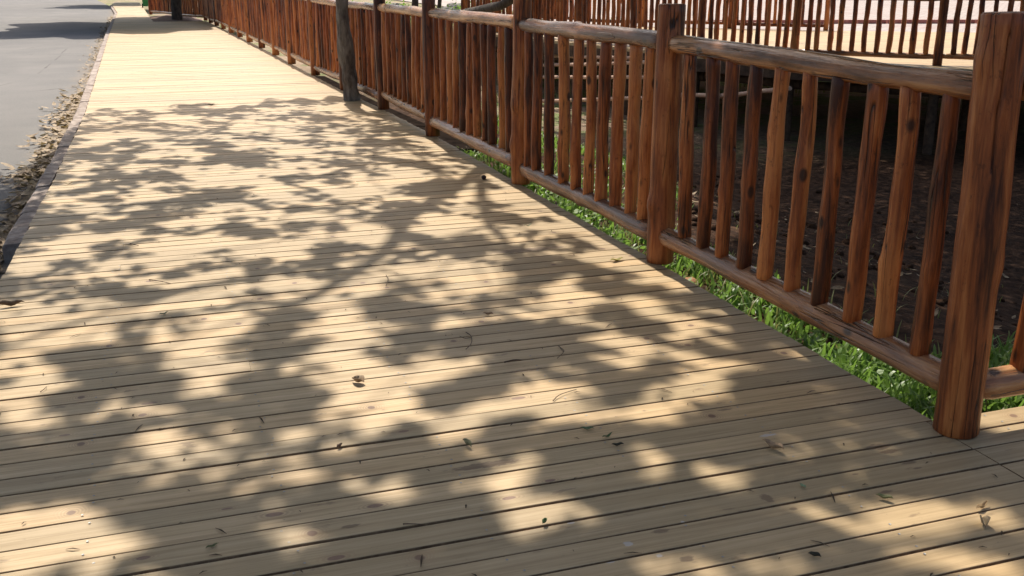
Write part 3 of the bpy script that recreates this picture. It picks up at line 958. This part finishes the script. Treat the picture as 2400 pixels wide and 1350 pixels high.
for k, (pp, ra, rb_) in enumerate([([fork] + b1, 0.075, 0.03), ([fork] + b2, 0.055, 0.022), (b3, 0.038, 0.018), (b4, 0.026, 0.012), (b5, 0.026, 0.012), (b6, 0.024, 0.012)]):
    P = spline([np.array(p) - T0 for p in pp], 30)
    ms.append(tube_mesh('l', P, np.linspace(ra, rb_, 30), 8, 40 + k, 0.08))
qt_ = random.Random(17)
for k in range(34):
    src = qt_.choice([b1, b2, b3, b4, b5, b6])
    p0 = np.array(qt_.choice(src[1:]))
    a0 = qt_.uniform(-2.9, -0.2)
    pp = [p0]
    for j in range(4):
        a0 += qt_.uniform(-0.5, 0.5)
        pp.append(pp[-1] + 0.33 * np.array([math.cos(a0) * 1.1, math.sin(a0), qt_.uniform(-0.25, 0.3)]))
    ms.append(tube_mesh('l', spline([p - T0 for p in pp], 12), np.linspace(0.013, 0.006, 12), 6, 200 + k, 0.08))
obj('branches', join_meshes('branches', ms), MAT['bark'], tree)


def crown(name, parent, D, hlo, hhi, length, width, seed):
    r = np.random.default_rng(seed)
    h = r.uniform(hlo, hhi, len(D))
    C = np.concatenate([D, np.zeros((len(D), 1))], 1) + S[None] * (h / S[2])[:, None]
    C -= np.array(parent.location)[None]
    return obj(name, quads_mesh(name, leaves(C, length, width, 0.75, seed), 6), MAT['leaf'], parent)


def shade_outline(D):
    x, y = D[:, 0], D[:, 1]
    # upper limit of the shade measured on the photograph, ragged
    lim = np.interp(x, [-4, -1.3, -1.0, -0.86, 0.2, 0.9, 1.5, 2.0, 2.6, 3.2], [8.6, 9.0, 10.2, 11.8, 12.2, 12.0, 12.6, 12.3, 8.0, 6.0])
    lim = lim + 0.22 * np.sin(x * 7.0) + 0.15 * np.sin(x * 17 + 1)
    ok = (y < lim) & (x > -3.6 - 0.3 * np.sin(y * 2)) & (x < 3.3)
    return ok


N = 170000
D = np.stack([nr.uniform(-3.8, 3.4, N), nr.uniform(-0.5, 12.9, N)], 1)
D = D[shade_outline(D) & ~lit_by_fleck(D, np.interp(D[:, 1], [2.0, 4.0, 6.0, 8.0], [0.034, 0.034, 0.028, 0.014]))]
# thin spots everywhere, finer towards the trunk
thin = np.sin(D[:, 0] * 5.1 + 2 * np.sin(D[:, 1] * 1.7)) * np.sin(D[:, 1] * 3.7 + 1.5 * np.sin(D[:, 0] * 2.9))
D = D[nr.random(len(D)) < np.where(thin > 0.55, 0.35, 1.0)]
# beside the deck the grass strip is only half shaded
side_m = ((D[:, 0] > 2.12) & (D[:, 1] > 3.95) & (D[:, 1] < 7.5)) | (D[:, 0] > 2.34) & (np.sin(D[:, 0] * 6 + 1) * np.sin(D[:, 1] * 5) > -0.25)
D = D[~side_m]
far_part = D[:, 1] > 4.6
crown('crown', tree, D[far_part], 3.3, 5.0, 0.095, 0.042, 1)

# ---- tree on the bank to the right, outside the frame, shading the gully and the foreground
bt = empty('tree', (7.2, 4.0, ground_z(7.2, 4.0)))
tag(bt, 'broad tree on the soil bank right of the fence, shading the foreground', 'tree')
BT = np.array(bt.location)
bfork = np.array([6.4, 4.6, 4.2])
P = spline([np.array(p) - BT for p in [(7.2, 4.0, BT[2] - 0.2), (7.15, 4.05, 0.4), (6.9, 4.3, 2.0), tuple(bfork)]], 24)
obj('trunk', tube_mesh('trunk', P, np.linspace(0.24, 0.15, 24), 16, 8, 0.1), MAT['darkbark'], bt)
tg = [(np.array(t) - BT, 0.02) for t in [(2.5, 6.0, 6.2), (0.5, 7.5, 6.8), (-1.2, 6.0, 7.0), (1.5, 4.5, 6.6), (8, 12, 7), (5.5, 11, 6.8), (9.5, 9, 7), (4.5, 8, 6.6), (10, 14, 7), (3.3, 9, 6)]]
obj('branches', join_meshes('branches', limbs('b', bfork - BT, tg, 0.075, 3)), MAT['darkbark'], bt)
N2 = 190000
D2 = np.stack([nr.uniform(2.9, 14.5, N2), nr.uniform(1.0, 20, N2)], 1)
left_lim = np.interp(D2[:, 1], [1, 5.2, 7, 12.2, 13.5, 20], [2.95, 3.1, 4.0, 6.4, 6.2, 6.8])
top_lim = np.interp(D2[:, 0], [6, 8.2, 9.2, 9.6, 10.4, 11.8, 13.3, 14.5], [18.5, 19.0, 19.0, 17.5, 15.5, 13.5, 12.6, 12.0])
D2 = D2[(D2[:, 0] > left_lim + 0.25 * np.sin(D2[:, 1] * 3)) & (D2[:, 1] < top_lim + 0.2 * np.sin(D2[:, 0] * 5))]
crown('crown', bt, np.concatenate([D[~far_part], D2]), 4.4, 6.6, 0.12, 0.055, 2)


# ---- far trees by the road
def far_tree(x, y, label, r, cx, cy, rx, ry, n, seed, hlo=3.2, hhi=6.0, group=None, zb=-0.05):
    t = empty('tree', (x, y, zb))
    tag(t, label, 'tree', group)
    P = spline([(0, 0, -0.2), (0.01, 0, 0.4), (0.05, 0, 1.3), (-0.1, -0.1, 2.4), (-0.3, 0.2, 3.6)], 20)
    obj('trunk', tube_mesh('trunk', P, np.linspace(r * 1.12, r * 0.6, 20), 14, seed, 0.08), MAT['darkbark'], t)
    q = random.Random(seed)
    base = np.array([x, y, zb])
    tg = []
    for k in range(7):
        a = k * 0.9
        d = np.array([cx + rx * 0.6 * math.cos(a), cy + ry * 0.6 * math.sin(a), 0]) + S * (4.8 / S[2])
        tg.append((d - base, 0.02))
    obj('branches', join_meshes('branches', limbs('b', (-0.3, 0.2, 3.5), tg, r * 0.45, seed, 6)), MAT['darkbark'], t)
    rr = np.random.default_rng(seed)
    D = np.stack([rr.uniform(-1, 1, n), rr.uniform(-1, 1, n)], 1)
    ang = np.arctan2(D[:, 1], D[:, 0])
    D = D[(np.abs(D[:, 0]) ** 3 + np.abs(D[:, 1]) ** 3) ** (1 / 3) < 0.9 + 0.1 * np.sin(ang * 5 + seed) + 0.06 * np.sin(ang * 13)]
    D = D * np.array([rx, ry]) + np.array([cx, cy])
    crown('crown', t, D, hlo, hhi, 0.22, 0.11, seed)
    return t


far_tree(0.49, 38.6, 'dark tree trunk standing in the soil pocket at the far end of the boardwalk', 0.185, -1.3, 35.2, 3.9, 6.6, 60000, 21)
far_tree(1.6, 61.0, 'far roadside tree behind the end of the log fence', 0.2, -2.2, 62.0, 3.6, 5.0, 26000, 22)
# soil pocket with a low mound
V, F = [], []
for j in range(9):
    for i in range(9):
        u_, v_ = i / 8, j / 8
        yy = 36.62 + v_ * 8.5
        x0 = -0.31 - (yy - 36.6) * 0.031
        x1 = 1.42 - v_ * 0.2
        V.append((x0 + (x1 - x0) * u_, yy, -0.09 + 0.13 * math.sin(u_ * 3.1) * math.sin(v_ * 3.1) + 0.02 * math.sin(i * 3 + j * 5)))
for j in range(8):
    for i in range(8):
        F.append((j * 9 + i, j * 9 + i + 1, (j + 1) * 9 + i + 1, (j + 1) * 9 + i))
tag(obj('soil_pocket', mesh_from('soil_pocket', V, F, True), simple('pocket_soil', (0.10, 0.06, 0.045), (0.26, 0.17, 0.13), 7, 0.95, 0.8, 0.03)), 'bare soil pocket round the far tree', kind='structure')

# ---- background trunks and rocks seen over the handrail


def bg_trunk(px_pts, X, radii, label, lean_end=None, mat='darkbark'):
    P = [gx(px, py, X) for px, py in px_pts]
    if lean_end is not None:
        P = P + [P[-1] + np.array(e) for e in lean_end]
    foot = P[0].copy()
    gz = ground_z(foot[0], foot[1])
    if foot[2] > gz:
        P = [np.array([foot[0], foot[1], gz - 0.1])] + P
        foot = P[0]
        radii = [radii[0] * 1.15] + list(radii)
    t = empty('tree', tuple(foot))
    tag(t, label, 'tree')
    Q = spline([p - foot for p in P], 20)
    r = np.interp(np.linspace(0, 1, 20), np.linspace(0, 1, len(radii)), radii)
    obj('trunk', tube_mesh('trunk', Q, r, 12, len(label), 0.1), MAT[mat], t)
    top = Q[-1]
    rr = np.random.default_rng(len(label) + 5)
    C = rr.normal(size=(2500, 3)) * np.array([1.3, 1.3, 0.8]) + top + np.array([0, 0, 0.4])
    obj('crown', quads_mesh('crown', leaves(C, 0.16, 0.08, 0.75, 9), 6), MAT['leaf'], t)
    return t


bg_trunk([(1015, 75), (1080, 34), (1140, 20), (1195, 2)], 8.0, [0.12, 0.115, 0.11, 0.10, 0.08, 0.05], 'thick leaning tree trunk beyond the handrail', [(1.2, 0.3, 0.9), (1.8, 0.5, 2.4), (2.2, 0.8, 4.2)])
bg_trunk([(972, 60), (973, 10)], 6.6, [0.10, 0.095, 0.085, 0.05], 'upright dark trunk seen over the handrail between two fence posts', [(0.1, 0.2, 1.8), (0.0, 0.4, 4.0)])
bg_trunk([(1026, 60), (1030, 8)], 8.6, [0.075, 0.07, 0.06, 0.04], 'thin brown stem seen over the handrail left of the leaning trunk', [(0.2, 0.1, 1.5), (0.4, 0.2, 3.2)])


def rock(x, y, s, seed, label):
    import bmesh
    q = random.Random(seed)
    bm = bmesh.new()
    bmesh.ops.create_icosphere(bm, subdivisions=3, radius=1)
    ph = [q.uniform(0, 6) for _ in range(6)]
    for v in bm.verts:
        c = v.co
        k = 1 + 0.22 * math.sin(3 * c.x + ph[0]) * math.sin(3 * c.y + ph[1]) + 0.12 * math.sin(7 * c.z + ph[2] + 4 * c.x) + 0.06 * math.sin(13 * c.y + ph[3])
        v.co = (c.x * k * s[0], c.y * k * s[1], c.z * k * s[2])
    me = bpy.data.meshes.new('boulder')
    bm.to_mesh(me)
    bm.free()
    tag(obj('boulder', me, MAT['rock'], None, (x, y, ground_z(x, y) + s[2] * 0.5)), label, 'boulder')


for i, (px, py, s, lb) in enumerate([(1065, 18, (0.55, 0.5, 0.4), 'dark boulder left of the leaning trunk beyond the handrail'), (1165, 38, (0.7, 0.5, 0.35), 'pale boulder under the leaning trunk beyond the handrail'), (920, 14, (0.6, 0.5, 0.3), 'low boulder in dry grass seen over the handrail on the left')]):
    p = gp(px, py, -0.2)
    k = 0.75
    rock(p[0] * k, p[1] * k, s, 70 + i, lb)

cl_v, cl_f = [], []
qc = random.Random(77)
for k in range(450):
    x, y = qc.uniform(2.9, 8.5), qc.uniform(2.6, 13)
    sz = qc.uniform(0.012, 0.045) * (1.8 if qc.random() < 0.06 else 1)
    z = ground_z(x, y)
    off = len(cl_v)
    th0 = qc.uniform(0, 6.28)
    for zz, rr_ in ((-0.3, 0.9), (0.25, 1.0), (0.75, 0.6)):
        for a in range(6):
            ra_ = sz * rr_ * qc.uniform(0.7, 1.25)
            cl_v.append((x + ra_ * math.cos(th0 + a * 1.047), y + ra_ * math.sin(th0 + a * 1.047), z + zz * sz * qc.uniform(0.8, 1.2)))
    for r_ in range(2):
        for a in range(6):
            cl_f.append((off + r_ * 6 + a, off + r_ * 6 + (a + 1) % 6, off + r_ * 6 + 6 + (a + 1) % 6, off + r_ * 6 + 6 + a))
    cl_f.append(tuple(off + 12 + a for a in range(6)))
tag(obj('soil_clods', mesh_from('soil_clods', cl_v, cl_f, True), MAT['ground']), 'loose clods of soil on the bank behind the fence', 'soil', kind='stuff')


def shrub(px, py, X, size, n, label, seed):
    c = gx(px, py, X)
    z = ground_z(c[0], c[1])
    h = max(0.4, c[2] - z)
    t = empty('shrub', (c[0], c[1], z))
    tag(t, label, 'shrub')
    rr = np.random.default_rng(seed)
    C = rr.normal(size=(n, 3)) * np.array([size, size, h * 0.35]) + np.array([0, 0, h * 0.6])
    C = C[C[:, 2] > 0.03]
    obj('foliage', quads_mesh('foliage', leaves(C, 0.12, 0.055, 0.8, seed), 6), MAT['grass'], t)
    ms_ = [tube_mesh('s', spline([(0, 0, -0.05), (0.3 * size * math.cos(a), 0.3 * size * math.sin(a), h * 0.5), (0.8 * size * math.cos(a), 0.8 * size * math.sin(a), h)], 8), np.linspace(0.018, 0.006, 8), 6, 1, 0.1) for a in (0.3, 1.5, 2.8, 4.1, 5.3)]
    obj('stem', join_meshes('stem', ms_), MAT['darkbark'], t)


shrub(1110, 22, 9.6, 0.45, 1400, 'bright green bush behind the leaning trunk beyond the handrail', 91)
shrub(925, 24, 6.8, 0.5, 1000, 'low leafy bush seen over the handrail left of the upright dark trunk', 92)

# ---- green bin near the far fence end
bn = empty('waste_bin', (-0.62, 54.5, 0.0))
tag(bn, 'green plastic waste bin at the far end of the boardwalk', 'bin')
V = [(-0.22, -0.25, 0.06), (0.22, -0.25, 0.06), (0.22, 0.25, 0.06), (-0.22, 0.25, 0.06), (-0.29, -0.33, 0.95), (0.29, -0.33, 0.95), (0.29, 0.33, 0.95), (-0.29, 0.33, 0.95)]
obj('body', mesh_from('body', V, [(3, 2, 1, 0), (4, 5, 6, 7), (0, 1, 5, 4), (1, 2, 6, 5), (2, 3, 7, 6), (3, 0, 4, 7)]), MAT['bin'], bn)
obj('lid', box_mesh('lid', -0.31, 0.31, -0.36, 0.35, 0.955, 1.02), MAT['bin'], bn)
for sx_ in (-1, 1):
    w = tube_mesh('wheel', [(sx_ * 0.23, 0.24, 0.1), (sx_ * 0.28, 0.24, 0.1)], [0.1, 0.1], 14, 1, 0.0)
    obj('wheel', w, MAT['rubber'], bn)

# ------------------------------------------------------------------ grass


def blades(n, xr, yr, lo, hi, wid, seed, mask=None):
    r = np.random.default_rng(seed)
    x, y = r.uniform(*xr, n), r.uniform(*yr, n)
    if mask is not None:
        k = mask(x, y)
        x, y = x[k], y[k]
    n = len(x)
    z = np.array([ground_z(a, b) for a, b in zip(x, y)]) - 0.01
    L = r.uniform(lo, hi, n)
    a = r.uniform(0, 6.283, n)
    d = np.stack([np.cos(a), np.sin(a), np.zeros(n)], 1)
    w = np.stack([-np.sin(a), np.cos(a), np.zeros(n)], 1)
    bend = r.uniform(0.25, 1.0, n)
    B = np.stack([x, y, z], 1)
    rows = []
    for t, ww in ((0, 0.7), (0.3, 1.0), (0.6, 0.85), (0.85, 0.5), (1.0, 0.06)):
        c = B + d * (L * bend * t ** 1.7 * 0.75)[:, None] + np.array([0, 0, 1])[None] * (L * (t - 0.45 * bend * t ** 2.6))[:, None]
        h = w * (wid * ww * r.uniform(0.9, 1.1))
        rows.append(np.stack([c - h, c + h], 1))
    return np.stack(rows, 1)


def gm(x, y):
    return np.sin(x * 5.3 + y * 2) * np.sin(y * 3.1 - x) > -0.35


bl = np.concatenate([blades(6500, (2.28, 3.15), (2.3, 9.4), 0.04, 0.16, 0.009, 31, lambda x, y: np.sin(x * 7.1 + y * 3) * np.sin(y * 4.7 - x * 2) > -0.35),
                     blades(3600, (2.4, 4.2), (2.4, 3.5), 0.08, 0.24, 0.009, 32, gm),
                                          blades(9000, (3.0, 6.8), (6.5, 14.5), 0.06, 0.16, 0.007, 34, lambda x, y: (x < 3.0 + (y - 5.2) * 0.48) & gm(x, y))])
tag(obj('grass', strips_mesh('grass', bl), MAT['grass']), 'bright green grass along the fence foot', 'grass', kind='stuff')
bl = np.concatenate([blades(1500, (2.32, 3.2), (2.3, 9.4), 0.05, 0.2, 0.004, 38), blades(220, (3.1, 8), (2.6, 10), 0.05, 0.18, 0.004, 36), blades(7000, (4, 16), (22, 50), 0.15, 0.45, 0.02, 37, lambda x, y: np.sin(x * 0.9) * np.sin(y * 0.6 + 1) > 0.1)])
tag(obj('dry_grass', strips_mesh('dry_grass', bl), MAT['grass_dry']), 'sparse dry grass tufts on the soil bank and beyond', 'grass', kind='stuff')

rw_ = np.random.default_rng(71)
wx, wy = rw_.uniform(2.32, 3.1, 2600), rw_.uniform(2.4, 9.3, 2600)
kp = np.sin(wx * 9 + wy * 2.3) * np.sin(wy * 3.9 + 1) > 0.0
wx, wy = wx[kp], wy[kp]
wc = np.stack([wx, wy, np.array([ground_z(a, b) for a, b in zip(wx, wy)]) + rw_.uniform(0.02, 0.10, len(wx))], 1)
tag(obj('weeds', quads_mesh('weeds', leaves(wc, 0.06, 0.032, 0.6, 72), 6), MAT['grass']), 'broad leaved low weeds among the grass along the fence', 'weeds', kind='stuff')

# ------------------------------------------------------------------ leaf litter in the gutter
def litter(n, fx, fy, zfun, lo, hi, seed):
    r = np.random.default_rng(seed)
    x, y = fx(r, n), fy(r, n)
    x = x(y) if callable(x) else x
    L = r.uniform(lo, hi, n)
    a = r.uniform(0, 6.283, n)
    u = np.stack([np.cos(a), np.sin(a), r.uniform(-0.35, 0.35, n)], 1)
    w = np.stack([-np.sin(a), np.cos(a), r.uniform(-0.4, 0.4, n)], 1)
    B = np.stack([x, y, zfun(r, n)], 1)
    curl = r.uniform(-0.1, 0.35, n)
    rows = []
    for t, ww in ((-0.5, 0.05), (-0.2, 0.85), (0.1, 1.0), (0.35, 0.6), (0.5, 0.05)):
        c = B + u * (L * t)[:, None] + np.array([0, 0, 1])[None] * (L * curl * 4 * t * t * 0.5)[:, None]
        h = w * (L * 0.19 * ww)[:, None]
        rows.append(np.stack([c - h, c + h], 1))
    return np.stack(rows, 1)


def gut_x(r, n):
    q = np.abs(r.normal(0, 1, n))
    return lambda y: np.array([edge_l(t) for t in y]) - 0.13 - q * np.interp(y, [5, 7, 9, 12, 16, 30, 50], [0.07, 0.075, 0.12, 0.15, 0.11, 0.09, 0.09])


lv = np.concatenate([litter(420, gut_x, lambda r, n: r.uniform(5.2, 9.0, n), lambda r, n: -0.125 + np.abs(r.normal(0, 0.018, n)), 0.06, 0.14, 51),
                     litter(620, gut_x, lambda r, n: r.uniform(8.6, 15, n), lambda r, n: -0.125 + np.abs(r.normal(0, 0.018, n)), 0.06, 0.15, 52),
                     litter(500, gut_x, lambda r, n: r.uniform(15, 46, n), lambda r, n: -0.125 + np.abs(r.normal(0, 0.01, n)), 0.05, 0.12, 53),
                     litter(260, lambda r, n: r.uniform(3.0, 8, n), lambda r, n: r.uniform(2.6, 11, n), lambda r, n: np.full(n, -0.36), 0.05, 0.11, 54)])
for i in range(len(lv) - 260, len(lv)):
    c = lv[i, 2, 0]
    lv[i, :, :, 2] += ground_z(c[0], c[1]) + 0.37
tag(obj('leaf_litter', strips_mesh('leaf_litter', lv), MAT['litter']), 'drift of dry brown leaves in the road gutter', 'leaves', kind='stuff')
# crumbs and tiny twigs on the boards
r = np.random.default_rng(61)
n = 520
y = 1.7 + r.random(n) ** 1.4 * 14
x = r.uniform(-0.8, 2.2, n)
dead = []
for k in range(n):
    L = r.uniform(0.004, 0.013) * (2.6 if r.random() < 0.16 else 1)
    a = r.uniform(0, 6.28)
    u = np.array([math.cos(a), math.sin(a), 0])
    w = np.array([-math.sin(a), math.cos(a), 0]) * min(0.0028, L * 0.3)
    c = np.array([x[k], y[k], 0.003])
    dead.append(np.stack([np.stack([c - u * L - w * 0.3, c - u * L + w * 0.3]), np.stack([c - w + (0, 0, 0.003), c + w + (0, 0, 0.003)]), np.stack([c + u * L - w * 0.3, c + u * L + w * 0.3])]))
tag(obj('deck_crumbs', strips_mesh('deck_crumbs', np.array(dead)), simple('dark_crumb', (0.03, 0.02, 0.012), (0.12, 0.08, 0.045), 40, 0.9)), 'scattered dark crumbs and bark bits on the boards', 'debris', kind='stuff')


# ------------------------------------------------------------------ single leaves and twigs on the boards
def leaf_mat(c):
    nm = 'leaf_%d_%d_%d' % tuple(int(v * 100) for v in c)
    if nm in bpy.data.materials:
        return bpy.data.materials[nm]
    return simple(nm, tuple(v * 0.55 for v in c), tuple(min(1, v * 1.2) for v in c), 60, 0.65, 0.4, 0.004)


def deck_leaf(px, py, ang, L, wid, curl, color, label, cup=0.3, group=None, z=0.003):
    p = gp(px, py)
    nl, nw = 9, 5
    V, F = [], []
    for i in range(nl):
        t = i / (nl - 1)
        s = (t - 0.5) * L
        w = wid * (math.sin(math.pi * min(1, t * 1.02 + 0.01)) ** 0.75) * (1 - 0.25 * t)
        zc = curl * L * (2 * t - 1) ** 2 + 0.05 * L * math.sin(9 * t)
        for j in range(nw):
            v = (j / (nw - 1) - 0.5) * 2
            V.append((s, v * w * 0.5 + curl * L * 0.3 * (2 * t - 1) ** 2, zc + cup * w * v * v + 0.02 * wid * math.sin(5 * t + 3 * v)))
    for i in range(nl - 1):
        for j in range(nw - 1):
            F.append((i * nw + j, i * nw + j + 1, (i + 1) * nw + j + 1, (i + 1) * nw + j))
    zm = min(v[2] for v in V)
    V = [(a, b, c - zm) for a, b, c in V]
    me = mesh_from('fallen_leaf', V, F, True)
    o = obj('fallen_leaf', me, leaf_mat(color), None, (p[0], p[1], z))
    o.rotation_euler = (0, 0, ang)
    tag(o, label, 'leaf', group)
    sd = o.modifiers.new('thick', 'SOLIDIFY')
    sd.thickness = 0.0012
    return o


TAN, OLV, GRN, DRK, YEL, PGR = (0.42, 0.28, 0.16), (0.20, 0.20, 0.08), (0.09, 0.15, 0.05), (0.055, 0.05, 0.03), (0.36, 0.30, 0.06), (0.28, 0.38, 0.20)
deck_leaf(840, 898, 2.2, 0.06, 0.042, 0.10, (0.34, 0.23, 0.13), 'crumpled tan leaf in the middle of the boards', 0.6)
deck_leaf(1446, 613, 0.25, 0.085, 0.03, 0.06, YEL, 'yellow leaf lying near the foot of the second fence post')
deck_leaf(1095, 1045, 1.75, 0.062, 0.016, 0.02, (0.27, 0.25, 0.13), 'rolled olive leaf pointing away across one board', 1.2)
deck_leaf(1376, 1008, 2.75, 0.045, 0.018, 0.05, (0.17, 0.22, 0.10), 'oval green leaf of a small sprig on the boards')
deck_leaf(1424, 1026, 0.45, 0.05, 0.012, 0.10, GRN, 'narrow green leaf beside the oval green leaf')
deck_leaf(1447, 1047, 2.9, 0.04, 0.011, 0.12, DRK, 'dark curled leaf just in front of the narrow green leaf', 0.8)
deck_leaf(1812, 1053, 1.9, 0.085, 0.026, 0.13, (0.46, 0.30, 0.17), 'large curled tan crescent leaf left of the nearest post', 0.7)
deck_leaf(1881, 1142, 1.7, 0.026, 0.014, 0.03, PGR, 'small pale green leaf in the right foreground')
deck_leaf(2072, 1171, 2.3, 0.048, 0.018, 0.10, OLV, 'olive leaf tucked at a board gap in front of the nearest post', 0.6)
deck_leaf(2302, 1193, 0.35, 0.065, 0.016, 0.10, (0.50, 0.34, 0.17), 'thin curled orange tan leaf at the right edge', 0.7)
deck_leaf(2305, 1232, 1.0, 0.05, 0.030, 0.05, (0.36, 0.27, 0.16), 'folded tan leaf at the lower right', 1.0)
deck_leaf(1908, 1306, 2.3, 0.034, 0.014, 0.05, DRK, 'dark greenish leaf near the bottom edge right of centre', 0.8)
deck_leaf(1277, 1228, 0.9, 0.03, 0.014, 0.14, GRN, 'small dark green curled leaf near the bottom centre', 0.9)
deck_leaf(498, 1284, 0.4, 0.036, 0.012, 0.04, OLV, 'flat olive leaf in the lower left')
deck_leaf(26, 719, 0.1, 0.115, 0.02, 0.04, (0.16, 0.10, 0.06), 'long rolled brown leaf at the left edge of the boards', 1.3)
deck_leaf(385, 738, 0.6, 0.045, 0.014, 0.10, (0.15, 0.19, 0.10), 'grey green leaf in the left part of the boards')
deck_leaf(1238, 531, 0.3, 0.06, 0.014, 0.10, (0.20, 0.24, 0.12), 'green leaf near the foot of the third fence post')
deck_leaf(160, 433, 0.15, 0.1, 0.022, 0.08, (0.45, 0.34, 0.2), 'pale curled leaf near the kerb end of the boards')
deck_leaf(265, 425, 2.9, 0.1, 0.014, 0.06, (0.5, 0.42, 0.28), 'thin pale leaf on the boards right of the kerb')
deck_leaf(797, 1049, 0.8, 0.03, 0.012, 0.12, (0.15, 0.09, 0.06), 'small reddish brown curled leaf left of centre', 0.8)
deck_leaf(495, 248, 0.2, 0.09, 0.03, 0.06, (0.14, 0.10, 0.06), 'dark leaf at the far shade boundary on the boards', 0.6)
deck_leaf(1144, 739, 2.6, 0.05, 0.012, 0.04, (0.30, 0.20, 0.12), 'small brown rolled leaf in the middle right of the boards', 1.0)


def twig(pxs, r0, label, branch=None, col=(0.12, 0.075, 0.045)):
    P = [gp(x, y) + np.array([0, 0, r0 * 1.1 + 0.002]) for x, y in pxs]
    base = P[0].copy()
    base[2] = 0.0
    t = empty('twig', tuple(base))
    tag(t, label, 'twig')
    n_ = max(6, 4 * len(P))
    Q = spline([p - base for p in P], n_)
    Q[:, 2] += 0.004 * np.sin(np.linspace(0, 3.1, n_))
    obj('stem', tube_mesh('stem', Q, np.linspace(r0, r0 * 0.6, n_), 7, len(label), 0.15), leaf_mat(col), t)
    if branch:
        Q = spline([gp(x, y) + np.array([0, 0, r0 * 1.1 + 0.002]) - base for x, y in branch], 8)
        obj('side_twig', tube_mesh('side_twig', Q, np.linspace(r0 * 0.8, r0 * 0.5, 8), 6, 2, 0.15), leaf_mat(col), t)


twig([(1092, 781), (1103, 790), (1106, 803), (1102, 813), (1092, 821)], 0.0022, 'forked curved twig right of centre on the boards', [(1104, 793), (1090, 795), (1077, 790)])
twig([(1296, 942), (1312, 930), (1351, 915)], 0.0017, 'thin straight twig slanting across a board gap')
twig([(1309, 813), (1319, 823), (1321, 829), (1306, 842)], 0.0017, 'thin hooked twig near the fence side', [(1320, 826), (1313, 818)])
twig([(1182, 852), (1205, 849), (1225, 847)], 0.0030, 'short dark stick lying along a board')
twig([(350, 658), (375, 663), (400, 667)], 0.0026, 'straight brown stick in the left middle of the boards')
twig([(945, 1231), (965, 1234), (990, 1232)], 0.0018, 'split twig lying at a board gap near the bottom')
twig([(905, 646), (910, 657), (905, 671)], 0.0022, 'pale curved twig left of centre', None, (0.40, 0.30, 0.2))
twig([(95, 921), (107, 914), (110, 908)], 0.0015, 'thin hooked twig in the left foreground')
twig([(305, 573), (315, 577), (325, 578)], 0.003, 'small knobbly twig in the left distance')
# round dark seed
import bmesh
bm = bmesh.new()
bmesh.ops.create_icosphere(bm, subdivisions=3, radius=0.017)
for v in bm.verts:
    v.co *= 1 + 0.08 * math.sin(v.co.x * 300) * math.sin(v.co.y * 260)
me = bpy.data.meshes.new('seed_pod')
bm.to_mesh(me)
bm.free()
p = gp(1134, 421)
tag(obj('seed_pod', me, leaf_mat((0.05, 0.03, 0.03)), None, (p[0], p[1], 0.017)), 'round dark seed pod on the sunlit boards near the fence', 'seed pod')
